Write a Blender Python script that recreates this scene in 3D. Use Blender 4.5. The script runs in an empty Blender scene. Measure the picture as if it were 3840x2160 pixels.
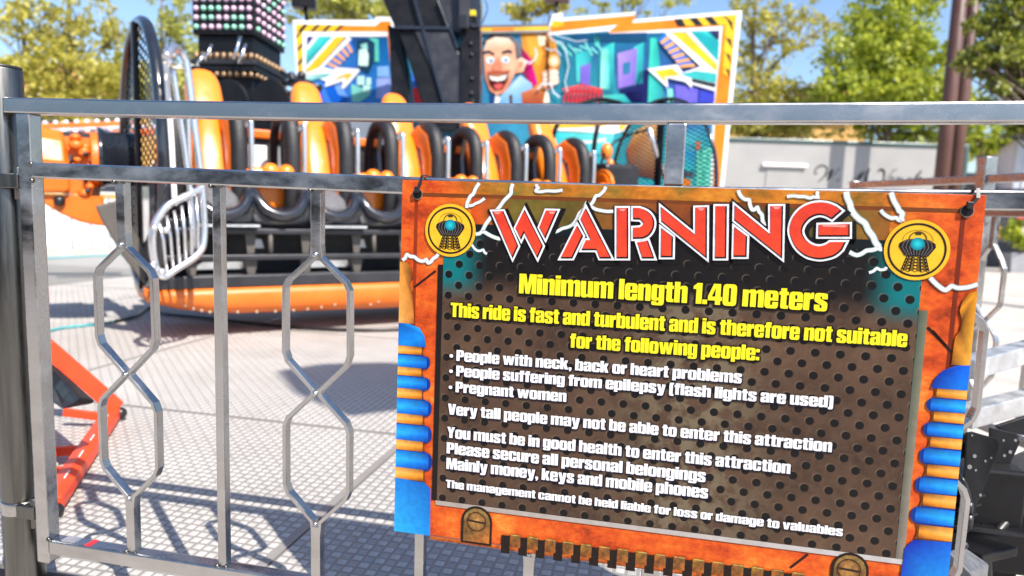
import bpy, bmesh, math, random
import numpy as np
from mathutils import Vector, Matrix, Quaternion
from mathutils.geometry import tessellate_polygon

random.seed(7)
PI = math.pi
scene = bpy.context.scene
COL = scene.collection

# ------------------------------------------------------------------ camera
F_PX = 2608.1                      # focal length in photo pixels (3840 wide)
CAM = Vector((0.6118, -1.1485, 0.8491))
YAW, PITCH, ROLL = -0.2118, 0.1166, 0.0334
_cy, _sy = math.cos(YAW), math.sin(YAW)
FWD = Vector((_sy * math.cos(PITCH), _cy * math.cos(PITCH), -math.sin(PITCH)))
_r0 = Vector((_cy, -_sy, 0))
_u0 = _r0.cross(FWD)
RGT = _r0 * math.cos(ROLL) + _u0 * math.sin(ROLL)
UPV = _u0 * math.cos(ROLL) - _r0 * math.sin(ROLL)
cam_data = bpy.data.cameras.new('camera')
cam = bpy.data.objects.new('camera', cam_data)
COL.objects.link(cam)
cam_data.sensor_width = 36.0
cam_data.lens = F_PX / 3840 * 36.0
cam_data.clip_start = 0.05
cam_data.clip_end = 600
cam.matrix_world = Matrix(((RGT.x, UPV.x, -FWD.x, CAM.x), (RGT.y, UPV.y, -FWD.y, CAM.y), (RGT.z, UPV.z, -FWD.z, CAM.z), (0, 0, 0, 1)))
cam_data.dof.use_dof = True
cam_data.dof.focus_distance = 1.20
cam_data.dof.aperture_fstop = 3.2
scene.camera = cam

# ------------------------------------------------------------------ sky and sun
SUN = Vector((0.4972, -0.4211, 0.7586)).normalized()
world = bpy.data.worlds.new('World')
scene.world = world
world.use_nodes = True
wn = world.node_tree
wn.nodes.clear()
w_out = wn.nodes.new('ShaderNodeOutputWorld')
w_bg = wn.nodes.new('ShaderNodeBackground')
w_sky = wn.nodes.new('ShaderNodeTexSky')
w_sky.sky_type = 'NISHITA'
w_sky.sun_disc = False
w_sky.sun_elevation = math.asin(SUN.z)
w_sky.sun_rotation = math.atan2(SUN.x, SUN.y)
w_sky.air_density = 1.0
w_sky.dust_density = 1.2
w_sky.ozone_density = 4.0
w_bg.inputs['Strength'].default_value = 0.125
wn.links.new(w_sky.outputs[0], w_bg.inputs[0])
wn.links.new(w_bg.outputs[0], w_out.inputs[0])
sun_data = bpy.data.lights.new('sun', 'SUN')
sun_data.energy = 5.0
sun_data.angle = math.radians(0.5)
sun_data.color = (1.0, 0.93, 0.84)
sun = bpy.data.objects.new('sun', sun_data)
COL.objects.link(sun)
sun.location = (4, -6, 9)
sun.rotation_euler = SUN.to_track_quat('Z', 'Y').to_euler()
scene.view_settings.view_transform = 'Standard'
scene.view_settings.look = 'None'
scene.view_settings.exposure = 0.9
scene.view_settings.gamma = 1.0

# ------------------------------------------------------------------ pixel helpers (photo pixels, 3840 x 2160)
def ray(px, py):
    return FWD * F_PX + RGT * (px - 1920) - UPV * (py - 1080)
def onY(px, py, Y):
    d = ray(px, py); return CAM + d * ((Y - CAM.y) / d.y)
def onZ(px, py, Z):
    d = ray(px, py); return CAM + d * ((Z - CAM.z) / d.z)
def atD(px, py, D):
    return CAM + ray(px, py) * (D / F_PX)
def onPl(px, py, p0, n):
    d = ray(px, py); return CAM + d * ((p0 - CAM).dot(n) / d.dot(n))
S = 3840 / 2576.0                  # the "view" scale used for many measurements
def vD(x, y, D): return atD(x * S, y * S, D)
def vZ(x, y, Z): return onZ(x * S, y * S, Z)
def vY(x, y, Y): return onY(x * S, y * S, Y)

# ------------------------------------------------------------------ materials
def lin(c):
    c = c / 255.0
    return c / 12.92 if c <= 0.04045 else ((c + 0.055) / 1.055) ** 2.4
def rgb(r, g, b, k=1.0):
    return (lin(r) * k, lin(g) * k, lin(b) * k, 1.0)

def mat(name, color, rough=0.5, metal=0.0, vary=0.12, vscale=6.0, bump=0.0, bscale=40.0, coat=0.0, spec=0.5, rvary=0.12, stretch=None):
    m = bpy.data.materials.new(name)
    m.use_nodes = True
    nt = m.node_tree
    bs = nt.nodes['Principled BSDF']
    tc = nt.nodes.new('ShaderNodeTexCoord')
    mp = nt.nodes.new('ShaderNodeMapping')
    nt.links.new(tc.outputs['Object'], mp.inputs[0])
    if stretch: mp.inputs['Scale'].default_value = stretch
    nz = nt.nodes.new('ShaderNodeTexNoise')
    nz.inputs['Scale'].default_value = vscale
    nz.inputs['Detail'].default_value = 6
    nz.inputs['Roughness'].default_value = 0.65
    nt.links.new(mp.outputs[0], nz.inputs['Vector'])
    mr = nt.nodes.new('ShaderNodeMapRange')
    mr.inputs['From Min'].default_value = 0.3; mr.inputs['From Max'].default_value = 0.7
    mr.inputs['To Min'].default_value = 1 - vary; mr.inputs['To Max'].default_value = 1 + vary
    nt.links.new(nz.outputs['Fac'], mr.inputs['Value'])
    mx = nt.nodes.new('ShaderNodeVectorMath'); mx.operation = 'MULTIPLY'
    mx.inputs[0].default_value = color[:3]
    nt.links.new(mr.outputs[0], mx.inputs[1])
    nt.links.new(mx.outputs[0], bs.inputs['Base Color'])
    bs.inputs['Metallic'].default_value = metal
    rr = nt.nodes.new('ShaderNodeMapRange')
    rr.inputs['From Min'].default_value = 0.3; rr.inputs['From Max'].default_value = 0.7
    rr.inputs['To Min'].default_value = max(0.02, rough - rvary * 0.6); rr.inputs['To Max'].default_value = min(1, rough + rvary)
    nt.links.new(nz.outputs['Fac'], rr.inputs['Value'])
    nt.links.new(rr.outputs[0], bs.inputs['Roughness'])
    bs.inputs['Coat Weight'].default_value = coat
    bs.inputs['Specular IOR Level'].default_value = spec
    if bump:
        n2 = nt.nodes.new('ShaderNodeTexNoise'); n2.inputs['Scale'].default_value = bscale; n2.inputs['Detail'].default_value = 4
        nt.links.new(mp.outputs[0], n2.inputs['Vector'])
        bp = nt.nodes.new('ShaderNodeBump'); bp.inputs['Strength'].default_value = bump; bp.inputs['Distance'].default_value = 0.01
        nt.links.new(n2.outputs['Fac'], bp.inputs['Height'])
        nt.links.new(bp.outputs[0], bs.inputs['Normal'])
    return m

def ink_mat(name, rough=0.4, coat=0.0, mottle=0.10, mscale=60.0):
    """printed ink: the printed colours sit in the 'ink' colour attribute of the artwork mesh"""
    m = bpy.data.materials.new(name); m.use_nodes = True
    nt = m.node_tree; bs = nt.nodes['Principled BSDF']
    at = nt.nodes.new('ShaderNodeAttribute'); at.attribute_name = 'ink'
    tc = nt.nodes.new('ShaderNodeTexCoord')
    nz = nt.nodes.new('ShaderNodeTexNoise'); nz.inputs['Scale'].default_value = mscale; nz.inputs['Detail'].default_value = 5
    nt.links.new(tc.outputs['Object'], nz.inputs['Vector'])
    mr = nt.nodes.new('ShaderNodeMapRange')
    mr.inputs['From Min'].default_value = 0.3; mr.inputs['From Max'].default_value = 0.7
    mr.inputs['To Min'].default_value = 1 - mottle; mr.inputs['To Max'].default_value = 1 + mottle
    nt.links.new(nz.outputs['Fac'], mr.inputs['Value'])
    mx = nt.nodes.new('ShaderNodeVectorMath'); mx.operation = 'MULTIPLY'
    nt.links.new(at.outputs['Color'], mx.inputs[0]); nt.links.new(mr.outputs[0], mx.inputs[1])
    nt.links.new(mx.outputs[0], bs.inputs['Base Color'])
    bs.inputs['Roughness'].default_value = rough
    bs.inputs['Specular IOR Level'].default_value = 0.25
    bs.inputs['Coat Weight'].default_value = coat
    return m

# ------------------------------------------------------------------ mesh building
class MB:
    def __init__(self): self.v = []; self.f = []; self.mi = []; self.sm = []; self.cur = 0; self.smooth = False
    def add(self, vs, fs):
        o = len(self.v); self.v += [Vector(p) for p in vs]
        for f in fs:
            self.f.append([i + o for i in f]); self.mi.append(self.cur); self.sm.append(self.smooth)
        return self
    def box(self, c, s, rot=None):
        c = Vector(c); hx, hy, hz = s[0] / 2, s[1] / 2, s[2] / 2
        vs = [Vector((x, y, z)) for x in (-hx, hx) for y in (-hy, hy) for z in (-hz, hz)]
        if rot is not None: vs = [rot @ p for p in vs]
        return self.add([p + c for p in vs], [(0, 1, 3, 2), (4, 6, 7, 5), (0, 4, 5, 1), (2, 3, 7, 6), (0, 2, 6, 4), (1, 5, 7, 3)])
    def beam(self, p, q, w, h, up=(0, 0, 1)):
        """square bar from p to q, w wide (across), h tall (along up)"""
        p, q, up = Vector(p), Vector(q), Vector(up)
        d = (q - p).normalized(); s = d.cross(up)
        s = s.normalized() if s.length > 1e-6 else Vector((1, 0, 0)); u = s.cross(d).normalized()
        vs = [b + s * a * w / 2 + u * c * h / 2 for b in (p, q) for a, c in ((-1, -1), (1, -1), (1, 1), (-1, 1))]
        return self.add(vs, [(3, 2, 1, 0), (4, 5, 6, 7), (0, 1, 5, 4), (1, 2, 6, 5), (2, 3, 7, 6), (3, 0, 4, 7)])
    def ribbon(self, pts, w, h, up=(0, 0, 1)):
        """bent square bar along pts, mitred; w across (perpendicular to up and path), h along up"""
        pts = [Vector(p) for p in pts]; up = Vector(up).normalized(); n = len(pts); rings = []
        for i, p in enumerate(pts):
            d0 = (pts[i] - pts[i - 1]).normalized() if i else None
            d1 = (pts[i + 1] - pts[i]).normalized() if i < n - 1 else None
            d = ((d0 or d1) + (d1 or d0)).normalized()
            s = d.cross(up).normalized(); k = 1.0
            if d0 and d1: k = 1 / max(0.4, math.cos(d0.angle(d1, 0) / 2))
            rings.append([p + s * a * w / 2 * k + up * c * h / 2 for a, c in ((-1, -1), (1, -1), (1, 1), (-1, 1))])
        vs = [q for r in rings for q in r]; fs = [(3, 2, 1, 0), tuple(4 * (n - 1) + i for i in range(4))]
        for i in range(n - 1):
            for j in range(4): fs.append((4 * i + j, 4 * i + (j + 1) % 4, 4 * i + 4 + (j + 1) % 4, 4 * i + 4 + j))
        return self.add(vs, fs)
    def tube(self, pts, r, seg=12, closed=False, cap=True):
        pts = [Vector(p) for p in pts]; n = len(pts)
        rs = r if isinstance(r, (list, tuple)) else [r] * n
        old = self.smooth; self.smooth = True
        t0 = ((pts[1] - pts[0])).normalized()
        ref = Vector((0, 0, 1)) if abs(t0.z) < 0.9 else Vector((1, 0, 0))
        nrm = t0.cross(ref).normalized(); vs = []; prev = t0
        for i, p in enumerate(pts):
            if closed: t = (pts[(i + 1) % n] - pts[i - 1]).normalized()
            else:
                t = (pts[min(i + 1, n - 1)] - pts[max(i - 1, 0)]).normalized()
            q = prev.rotation_difference(t); nrm = q @ nrm; prev = t
            b = t.cross(nrm)
            for k in range(seg):
                a = 2 * PI * k / seg; vs.append(p + (nrm * math.cos(a) + b * math.sin(a)) * rs[i])
        fs = []
        for i in range(n if closed else n - 1):
            j = (i + 1) % n
            for k in range(seg): fs.append((i * seg + k, i * seg + (k + 1) % seg, j * seg + (k + 1) % seg, j * seg + k))
        self.add(vs, fs)
        if cap and not closed:
            self.smooth = False
            o = len(self.v) - n * seg
            self.f.append([o + k for k in range(seg)][::-1]); self.f.append([o + (n - 1) * seg + k for k in range(seg)])
            self.mi += [self.cur] * 2; self.sm += [False] * 2
        self.smooth = old
        return self
    def loft(self, rings, cap=True, closed=True):
        """rings: equal-length lists of points"""
        n = len(rings); m = len(rings[0]); fs = []
        for i in range(n - 1):
            for k in range(m if closed else m - 1): fs.append((i * m + k, i * m + (k + 1) % m, (i + 1) * m + (k + 1) % m, (i + 1) * m + k))
        if cap: fs += [tuple(range(m))[::-1], tuple((n - 1) * m + k for k in range(m))]
        return self.add([p for r in rings for p in r], fs)
    def sphere(self, c, r, seg=12, ring=8, sc=(1, 1, 1)):
        old = self.smooth; self.smooth = True; c = Vector(c)
        vs = [c + Vector((0, 0, r * sc[2]))]; fs = []
        for i in range(1, ring):
            t = PI * i / ring
            for k in range(seg):
                a = 2 * PI * k / seg; vs.append(c + Vector((r * sc[0] * math.sin(t) * math.cos(a), r * sc[1] * math.sin(t) * math.sin(a), r * sc[2] * math.cos(t))))
        vs.append(c - Vector((0, 0, r * sc[2])))
        for k in range(seg): fs.append((0, 1 + k, 1 + (k + 1) % seg))
        for i in range(ring - 2):
            for k in range(seg): fs.append((1 + i * seg + k, 1 + (i + 1) * seg + k, 1 + (i + 1) * seg + (k + 1) % seg, 1 + i * seg + (k + 1) % seg))
        l = len(vs) - 1; b = 1 + (ring - 2) * seg
        for k in range(seg): fs.append((l, b + (k + 1) % seg, b + k))
        self.add(vs, fs); self.smooth = old
        return self
    def prism(self, poly, ax, ay, az, org, depth):
        """2-D polygon in axes ax, ay at org, pushed along az by depth"""
        ax, ay, az, org = Vector(ax), Vector(ay), Vector(az), Vector(org); n = len(poly)
        a = [org + ax * x + ay * y for x, y in poly]; b = [p + az * depth for p in a]
        tri = tessellate_polygon([[Vector((x, y, 0)) for x, y in poly]])
        fs = [tuple(t) for t in tri] + [tuple(n + i for i in t[::-1]) for t in tri]
        fs += [(i, (i + 1) % n, n + (i + 1) % n, n + i) for i in range(n)]
        return self.add(a + b, fs)
    def build(self, name, mats, parent=None, local=False, bevel=0.0, subsurf=0):
        me = bpy.data.meshes.new(name)
        off = Vector((0, 0, 0))
        if parent is not None and not local: off = wloc(parent)
        me.from_pydata([tuple(p - off) for p in self.v], [], self.f)
        for m in (mats if isinstance(mats, (list, tuple)) else [mats]): me.materials.append(m)
        me.polygons.foreach_set('material_index', self.mi)
        me.polygons.foreach_set('use_smooth', self.sm)
        bm = bmesh.new(); bm.from_mesh(me); bmesh.ops.recalc_face_normals(bm, faces=bm.faces); bm.to_mesh(me); bm.free()
        o = bpy.data.objects.new(name, me); COL.objects.link(o)
        if parent is not None: o.parent = parent
        if bevel:
            b = o.modifiers.new('bevel', 'BEVEL'); b.width = bevel; b.segments = 2; b.limit_method = 'ANGLE'; b.angle_limit = math.radians(40); b.harden_normals = False
        if subsurf:
            b = o.modifiers.new('subsurf', 'SUBSURF'); b.levels = subsurf; b.render_levels = subsurf
        return o

def wloc(o):
    v = Vector((0, 0, 0))
    while o is not None: v += o.location; o = o.parent
    return v
def tag(o, label=None, cat=None, group=None, kind=None):
    if label: o['label'] = label
    if cat: o['category'] = cat
    if group: o['group'] = group
    if kind: o['kind'] = kind
    return o
def thing(name, label, cat, loc=(0, 0, 0), group=None, rz=0.0):
    o = bpy.data.objects.new(name, None); COL.objects.link(o)
    o.empty_display_size = 0.1
    o.location = loc; o.rotation_euler = (0, 0, rz)
    return tag(o, label, cat, group)
def copy_tree(o, parent=None):
    c = o.copy(); COL.objects.link(c); c.parent = parent
    for ch in [x for x in bpy.data.objects if x.parent == o]: copy_tree(ch, c)
    return c

def explode(o):
    """every separate piece of a mesh becomes a part of its own"""
    bm = bmesh.new(); bm.from_mesh(o.data); seen = set(); groups = []
    for v in bm.verts:
        if v in seen: continue
        st_, g = [v], []
        seen.add(v)
        while st_:
            w_ = st_.pop(); g.append(w_)
            for e in w_.link_edges:
                u = e.other_vert(w_)
                if u not in seen: seen.add(u); st_.append(u)
        groups.append(g)
    name, out = o.name.split('.')[0], []
    for g in groups:
        idx = {v: i for i, v in enumerate(g)}; fs = {f for v in g for f in v.link_faces}
        me = bpy.data.meshes.new(name)
        me.from_pydata([tuple(v.co) for v in g], [], [[idx[v] for v in f.verts] for f in fs])
        me.polygons.foreach_set('use_smooth', [f.smooth for f in fs])
        for m in o.data.materials: me.materials.append(m)
        c = o.copy(); c.data = me; COL.objects.link(c); out.append(c)
    bm.free(); bpy.data.objects.remove(o)
    return out

def smooth_path(pts, n=8):
    """Catmull-Rom through pts"""
    pts = [Vector(p) for p in pts]; out = []
    for i in range(len(pts) - 1):
        p0, p1, p2, p3 = pts[max(i - 1, 0)], pts[i], pts[i + 1], pts[min(i + 2, len(pts) - 1)]
        for k in range(n):
            t = k / n
            out.append(0.5 * ((2 * p1) + (p2 - p0) * t + (2 * p0 - 5 * p1 + 4 * p2 - p3) * t * t + (3 * p1 - p0 - 3 * p2 + p3) * t ** 3))
    out.append(pts[-1])
    return out

# ------------------------------------------------------------------ flat artwork (signs and murals are flat printed things)
class Art:
    def __init__(self, mapper): self.map = mapper; self.v = []; self.f = []; self.c = []
    def poly(self, pts, col, layer, holes=()):
        """pts 2-D, col one colour or one per outline point"""
        loops = [[Vector((p[0], p[1], 0)) for p in pts]] + [[Vector((p[0], p[1], 0)) for p in h] for h in holes]
        flat = [p for l in loops for p in l]
        tri = tessellate_polygon(loops)
        o = len(self.v)
        self.v += [self.map(p.x, p.y, layer) for p in flat]
        if not isinstance(col, list): col = [col] * len(flat)
        elif len(col) < len(flat): col = col + [col[-1]] * (len(flat) - len(col))
        self.c += col
        for t in tri:
            a, b, c = (flat[i] for i in t)
            if abs((b - a).cross(c - a).z) < 1e-12: continue
            self.f.append([o + i for i in t])
        return self
    def stroke(self, pts, w, col, layer):
        """ribbon of width w (or list) along 2-D pts, mitred"""
        P = [Vector((p[0], p[1])) for p in pts]; n = len(P); L = []; R = []
        ws = w if isinstance(w, list) else [w] * n
        for i in range(n):
            d0 = (P[i] - P[i - 1]).normalized() if i else (P[1] - P[0]).normalized()
            d1 = (P[i + 1] - P[i]).normalized() if i < n - 1 else d0
            d = (d0 + d1).normalized(); s = Vector((-d.y, d.x)); k = 1 / max(0.5, d.dot(d0))
            L.append(P[i] + s * ws[i] / 2 * k); R.append(P[i] - s * ws[i] / 2 * k)
        for i in range(n - 1): self.poly([L[i], L[i + 1], R[i + 1], R[i]], col, layer)
        return self
    def disc(self, c, rx, ry, col, layer, n=28, edge=None, hole=0.0, a0=0, a1=2 * PI):
        if edge is not None:
            o = len(self.v); self.v.append(self.map(c[0], c[1], layer)); self.c.append(col)
            for k in range(n):
                a = 2 * PI * k / n; self.v.append(self.map(c[0] + rx * math.cos(a), c[1] + ry * math.sin(a), layer)); self.c.append(edge)
            for k in range(n): self.f.append([o, o + 1 + k, o + 1 + (k + 1) % n])
            return self
        pts = [(c[0] + rx * math.cos(2 * PI * k / n), c[1] + ry * math.sin(2 * PI * k / n)) for k in range(n)]
        hs = [[(c[0] + hole * rx * math.cos(2 * PI * k / n), c[1] + hole * ry * math.sin(2 * PI * k / n)) for k in range(n)]] if hole else []
        return self.poly(pts, col, layer, hs)
    def build(self, name, m, parent):
        me = bpy.data.meshes.new(name); off = wloc(parent)
        me.from_pydata([tuple(p - off) for p in self.v], [], self.f)
        me.materials.append(m)
        a = me.color_attributes.new('ink', 'FLOAT_COLOR', 'POINT')
        a.data.foreach_set('color', [x for c in self.c for x in c])
        bm = bmesh.new(); bm.from_mesh(me)
        for f in bm.faces:
            f.normal_update()
            if f.normal.dot(CAM - f.calc_center_median()  - off) < 0: f.normal_flip()
        bm.to_mesh(me); bm.free()
        o = bpy.data.objects.new(name, me); COL.objects.link(o); o.parent = parent
        return o

def outset(pts, r):
    """offset a simple closed polygon outwards by r (mitre limited)"""
    P = [Vector((p[0], p[1])) for p in pts]
    Q = [P[i] for i in range(len(P)) if (P[i] - P[i - 1]).length > 1e-7]
    n = len(Q); area = sum(Q[i - 1].x * Q[i].y - Q[i].x * Q[i - 1].y for i in range(n))
    sg = 1 if area > 0 else -1; out = []
    for i in range(n):
        d0 = (Q[i] - Q[i - 1]).normalized(); d1 = (Q[(i + 1) % n] - Q[i]).normalized()
        n0 = Vector((d0.y, -d0.x)) * sg; n1 = Vector((d1.y, -d1.x)) * sg
        m = (n0 + n1)
        if m.length < 1e-6: out.append(Q[i] + n0 * r); continue
        m.normalize(); k = 1 / max(0.45, m.dot(n0))
        out.append(Q[i] + m * r * k)
    return out

# ------------------------------------------------------------------ shared materials
steel = mat('brushed_steel', (0.42, 0.415, 0.41, 1), 0.21, 1.0, vary=0.16, vscale=9, bump=0.0, rvary=0.2, stretch=(1.0, 3.0, 2.0))
old_steel = mat('galvanised_steel', (0.135, 0.133, 0.125, 1), 0.30, 1.0, vary=0.30, vscale=26, bump=0.02, bscale=140, rvary=0.16, stretch=(2.0, 2.0, 0.12))
chrome = mat('chrome', (0.80, 0.80, 0.82, 1), 0.12, 1.0, vary=0.04, rvary=0.08)
bright_tube = mat('polished_tube', (0.70, 0.70, 0.72, 1), 0.22, 0.9, vary=0.04, rvary=0.08)
alu = mat('dull_aluminium', (0.60, 0.61, 0.62, 1), 0.42, 0.85, vary=0.16, vscale=18, bump=0.1, bscale=90, rvary=0.2)
orange_gloss = mat('orange_gelcoat', (0.86, 0.21, 0.010, 1), 0.24, 0.0, vary=0.06, coat=0.55)
orange_paint = mat('orange_paint', (0.66, 0.135, 0.006, 1), 0.40, 0.0, vary=0.14, vscale=9, coat=0.2)
red_orange = mat('red_orange_paint', (0.80, 0.055, 0.012, 1), 0.42, 0.0, vary=0.10, vscale=12)
black_gloss = mat('black_gelcoat', (0.012, 0.014, 0.020, 1), 0.16, 0.0, vary=0.2, coat=0.6)
black_paint = mat('black_paint', (0.007, 0.007, 0.009, 1), 0.34, 0.0, vary=0.35, vscale=8, bump=0.05, spec=0.2)
black_foam = mat('black_foam_padding', (0.014, 0.014, 0.016, 1), 0.46, 0.0, vary=0.25, vscale=40, bump=0.35, bscale=160)
grey_pad = mat('grey_speckled_cushion', (0.10, 0.10, 0.11, 1), 0.7, 0.0, vary=0.5, vscale=90)
dark_steel = mat('dark_steel', (0.035, 0.036, 0.042, 1), 0.38, 0.5, vary=0.3, vscale=8)
brown_grey = mat('dusty_grey_paint', (0.075, 0.066, 0.058, 1), 0.55, 0.0, vary=0.2)
white_paint = mat('white_paint', (0.78, 0.78, 0.77, 1), 0.4, 0.0, vary=0.06)
rust_bolt = mat('rusty_bolt_metal', (0.26, 0.17, 0.10, 1), 0.42, 0.6, vary=0.3, vscale=30)
black_plastic = mat('black_plastic', (0.010, 0.010, 0.011, 1), 0.33, 0.0, vary=0.3, vscale=30)
rust_pole = mat('rust_brown_steel', (0.085, 0.034, 0.024, 1), 0.5, 0.0, vary=0.3, vscale=5, bump=0.1, stretch=(1, 1, 0.3))

def tread_mat(name, c, metal):
    m = mat(name, (c, c * 0.955, c * 0.90, 1), 0.42, metal, vary=0.10, vscale=2.5, rvary=0.12)
    nt = m.node_tree; L = nt.links.new; bs = nt.nodes['Principled BSDF']
    src = bs.inputs['Base Color'].links[0].from_socket
    # scattered grime: brownish blotches and small dark scuffs
    tc = nt.nodes.new('ShaderNodeTexCoord')
    n1 = nt.nodes.new('ShaderNodeTexNoise'); n1.inputs['Scale'].default_value = 0.9; n1.inputs['Detail'].default_value = 9; n1.inputs['Roughness'].default_value = 0.7
    L(tc.outputs['Object'], n1.inputs['Vector'])
    r1 = nt.nodes.new('ShaderNodeMapRange'); r1.inputs[1].default_value = 0.52; r1.inputs[2].default_value = 0.72; r1.inputs[3].default_value = 0.0; r1.inputs[4].default_value = 0.55
    L(n1.outputs['Fac'], r1.inputs[0])
    mx = nt.nodes.new('ShaderNodeMix'); mx.data_type = 'RGBA'; L(r1.outputs[0], mx.inputs[0]); L(src, mx.inputs[6]); mx.inputs[7].default_value = (c * 0.72, c * 0.64, c * 0.56, 1)
    n2 = nt.nodes.new('ShaderNodeTexNoise'); n2.inputs['Scale'].default_value = 14; n2.inputs['Detail'].default_value = 3
    L(tc.outputs['Object'], n2.inputs['Vector'])
    r2 = nt.nodes.new('ShaderNodeMapRange'); r2.inputs[1].default_value = 0.70; r2.inputs[2].default_value = 0.78; r2.inputs[3].default_value = 0.0; r2.inputs[4].default_value = 0.6
    L(n2.outputs['Fac'], r2.inputs[0])
    m2 = nt.nodes.new('ShaderNodeMix'); m2.data_type = 'RGBA'; L(r2.outputs[0], m2.inputs[0]); L(mx.outputs[2], m2.inputs[6]); m2.inputs[7].default_value = (c * 0.45, c * 0.41, c * 0.38, 1)
    L(m2.outputs[2], bs.inputs['Base Color'])
    return m
tread = tread_mat('dark_tread_plate', 0.245, 0.15)          # kept dark so the painted rib glint stands out
rib_m = tread_mat('glint_bright_ribs', 0.52, 0.2)            # sun glint on the raised ribs painted as a paler colour
far_m = tread_mat('mean_glint_plate', 0.36, 0.25)  # average of plate and glinting ribs painted as one flat tone

def mesh_mat(name, color, scale, open_r=0.36):
    """perforated sheet: real round openings one can see through"""
    m = bpy.data.materials.new(name); m.use_nodes = True
    nt = m.node_tree; L = nt.links.new; bs = nt.nodes['Principled BSDF']
    bs.inputs['Base Color'].default_value = color; bs.inputs['Roughness'].default_value = 0.4
    tc = nt.nodes.new('ShaderNodeTexCoord')
    mp = nt.nodes.new('ShaderNodeMapping'); mp.inputs['Rotation'].default_value = (PI / 4, 0, 0); mp.inputs['Scale'].default_value = (0, scale * 0.42, scale)
    L(tc.outputs['Object'], mp.inputs[0])
    vo = nt.nodes.new('ShaderNodeTexVoronoi'); vo.inputs['Randomness'].default_value = 0; vo.inputs['Scale'].default_value = 1
    L(mp.outputs[0], vo.inputs['Vector'])
    lt = nt.nodes.new('ShaderNodeMath'); lt.operation = 'GREATER_THAN'; lt.inputs[1].default_value = open_r
    L(vo.outputs['Distance'], lt.inputs[0]); L(lt.outputs[0], bs.inputs['Alpha'])
    return m

# ------------------------------------------------------------------ ground
def ground_mat():
    return mat('pale_brick_paving', (0.42, 0.38, 0.34, 1), 0.8, 0.0, vary=0.22, vscale=3, bump=0.2, bscale=25)
GZ = -0.30
g = MB().add([(-150, -60, GZ), (150, -60, GZ), (150, 240, GZ), (-150, 240, GZ)], [(0, 1, 2, 3)]).build('ground', ground_mat())
tag(g, kind='structure')
# the ride's tread-plate platform: plates with dark seams
pl = MB()
PX = [-7.0, -5.2, -3.65, -2.05, -0.245, 1.35]
PY = [0.075, 1.20, 2.9, 4.2, 5.6, 7.4, 9.2]
for i in range(len(PX) - 1):
    for j in range(len(PY) - 1):
        g_ = 0.003
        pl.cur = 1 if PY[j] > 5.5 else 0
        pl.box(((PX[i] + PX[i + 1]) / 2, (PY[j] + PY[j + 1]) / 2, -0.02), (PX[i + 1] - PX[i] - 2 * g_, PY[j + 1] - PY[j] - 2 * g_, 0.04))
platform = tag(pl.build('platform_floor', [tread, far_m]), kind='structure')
# the raised five-rib tread, real little ridges, on the nearer plates (one mesh, sun glint painted in as a paler material)
def ribs():
    cell, n5 = 0.028, 5
    xs = np.arange(-4.75, 1.34, cell); ys = np.arange(0.085, 5.6, cell)
    I, J = np.meshgrid(np.arange(len(xs)), np.arange(len(ys)), indexing='ij')
    cx, cy = xs[I].ravel() + cell / 2, ys[J].ravel() + cell / 2; par = ((I + J) % 2).ravel()
    near = np.ones(len(cx), bool)
    for sx_ in PX: near &= np.abs(cx - sx_) > cell * 0.5
    for sy_ in PY: near &= np.abs(cy - sy_) > cell * 0.5
    cx, cy, par = cx[near], cy[near], par[near]
    k = (np.arange(n5) - 2) * cell * 0.70 / n5
    CX = np.repeat(cx, n5); CY = np.repeat(cy, n5); P_ = np.repeat(par, n5); K_ = np.tile(k, len(cx))
    hl, hw, hh, ri = cell * 0.37, cell * 0.060, 0.0019, 0.6
    # local: a along the rib, c across
    A_ = np.array([-hl, hl, hl, -hl, -hl * ri, hl * ri]); Cc = np.array([-hw, -hw, hw, hw, 0, 0]); Z_ = np.array([0, 0, 0, 0, hh, hh]) + 0.0003
    N = len(CX); al = A_[None] + np.zeros((N, 1)); ac = K_[:, None] + Cc[None] * np.where(P_ == 1, 1.08, 0.62)[:, None]  # ribs along x widened, those along y narrowed, to brighten the x blocks
    X = CX[:, None] + np.where(P_[:, None] == 1, al, ac); Y = CY[:, None] + np.where(P_[:, None] == 1, ac, al)
    V = np.stack([X, Y, np.broadcast_to(Z_, X.shape)], -1).reshape(-1, 3)
    f4a, f4b, f3a, f3b = np.array([0, 1, 5, 4]), np.array([2, 3, 4, 5]), np.array([1, 2, 5]), np.array([3, 0, 4])
    lv = np.concatenate([f4a, f4b, f3a, f3b])[None] + (np.arange(N) * 6)[:, None]
    flip = np.concatenate([f4a[::-1], f4b[::-1], f3a[::-1], f3b[::-1]])[None] + (np.arange(N) * 6)[:, None]
    lv = np.where(P_[:, None] == 1, lv, flip)
    me = bpy.data.meshes.new('platform_tread'); me.vertices.add(len(V)); me.vertices.foreach_set('co', V.ravel())
    me.loops.add(lv.size); me.loops.foreach_set('vertex_index', lv.ravel().astype(np.int32)); me.polygons.add(4 * N)
    st_ = (np.arange(N) * 14)[:, None] + np.array([0, 4, 8, 11])[None]
    me.polygons.foreach_set('loop_start', st_.ravel().astype(np.int32)); me.polygons.foreach_set('loop_total', np.tile([4, 4, 3, 3], N).astype(np.int32))
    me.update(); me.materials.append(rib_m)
    o = bpy.data.objects.new('platform_tread', me); COL.objects.link(o); o.parent = platform; o['kind'] = 'stuff'
ribs()
tr = MB()
tr.box((-2.8, 0.052, -0.05), (8.3, 0.040, 0.085))
tr.box((-2.8, 4.6, -0.17), (8.2, 9.0, 0.25))
tag(tr.build('platform_edge', black_paint), kind='structure')
tr = MB(); tr.box((-2.8, 0.020, -0.085), (8.3, 0.022, 0.05))
tag(tr.build('platform_kerb', alu), kind='structure')

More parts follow.
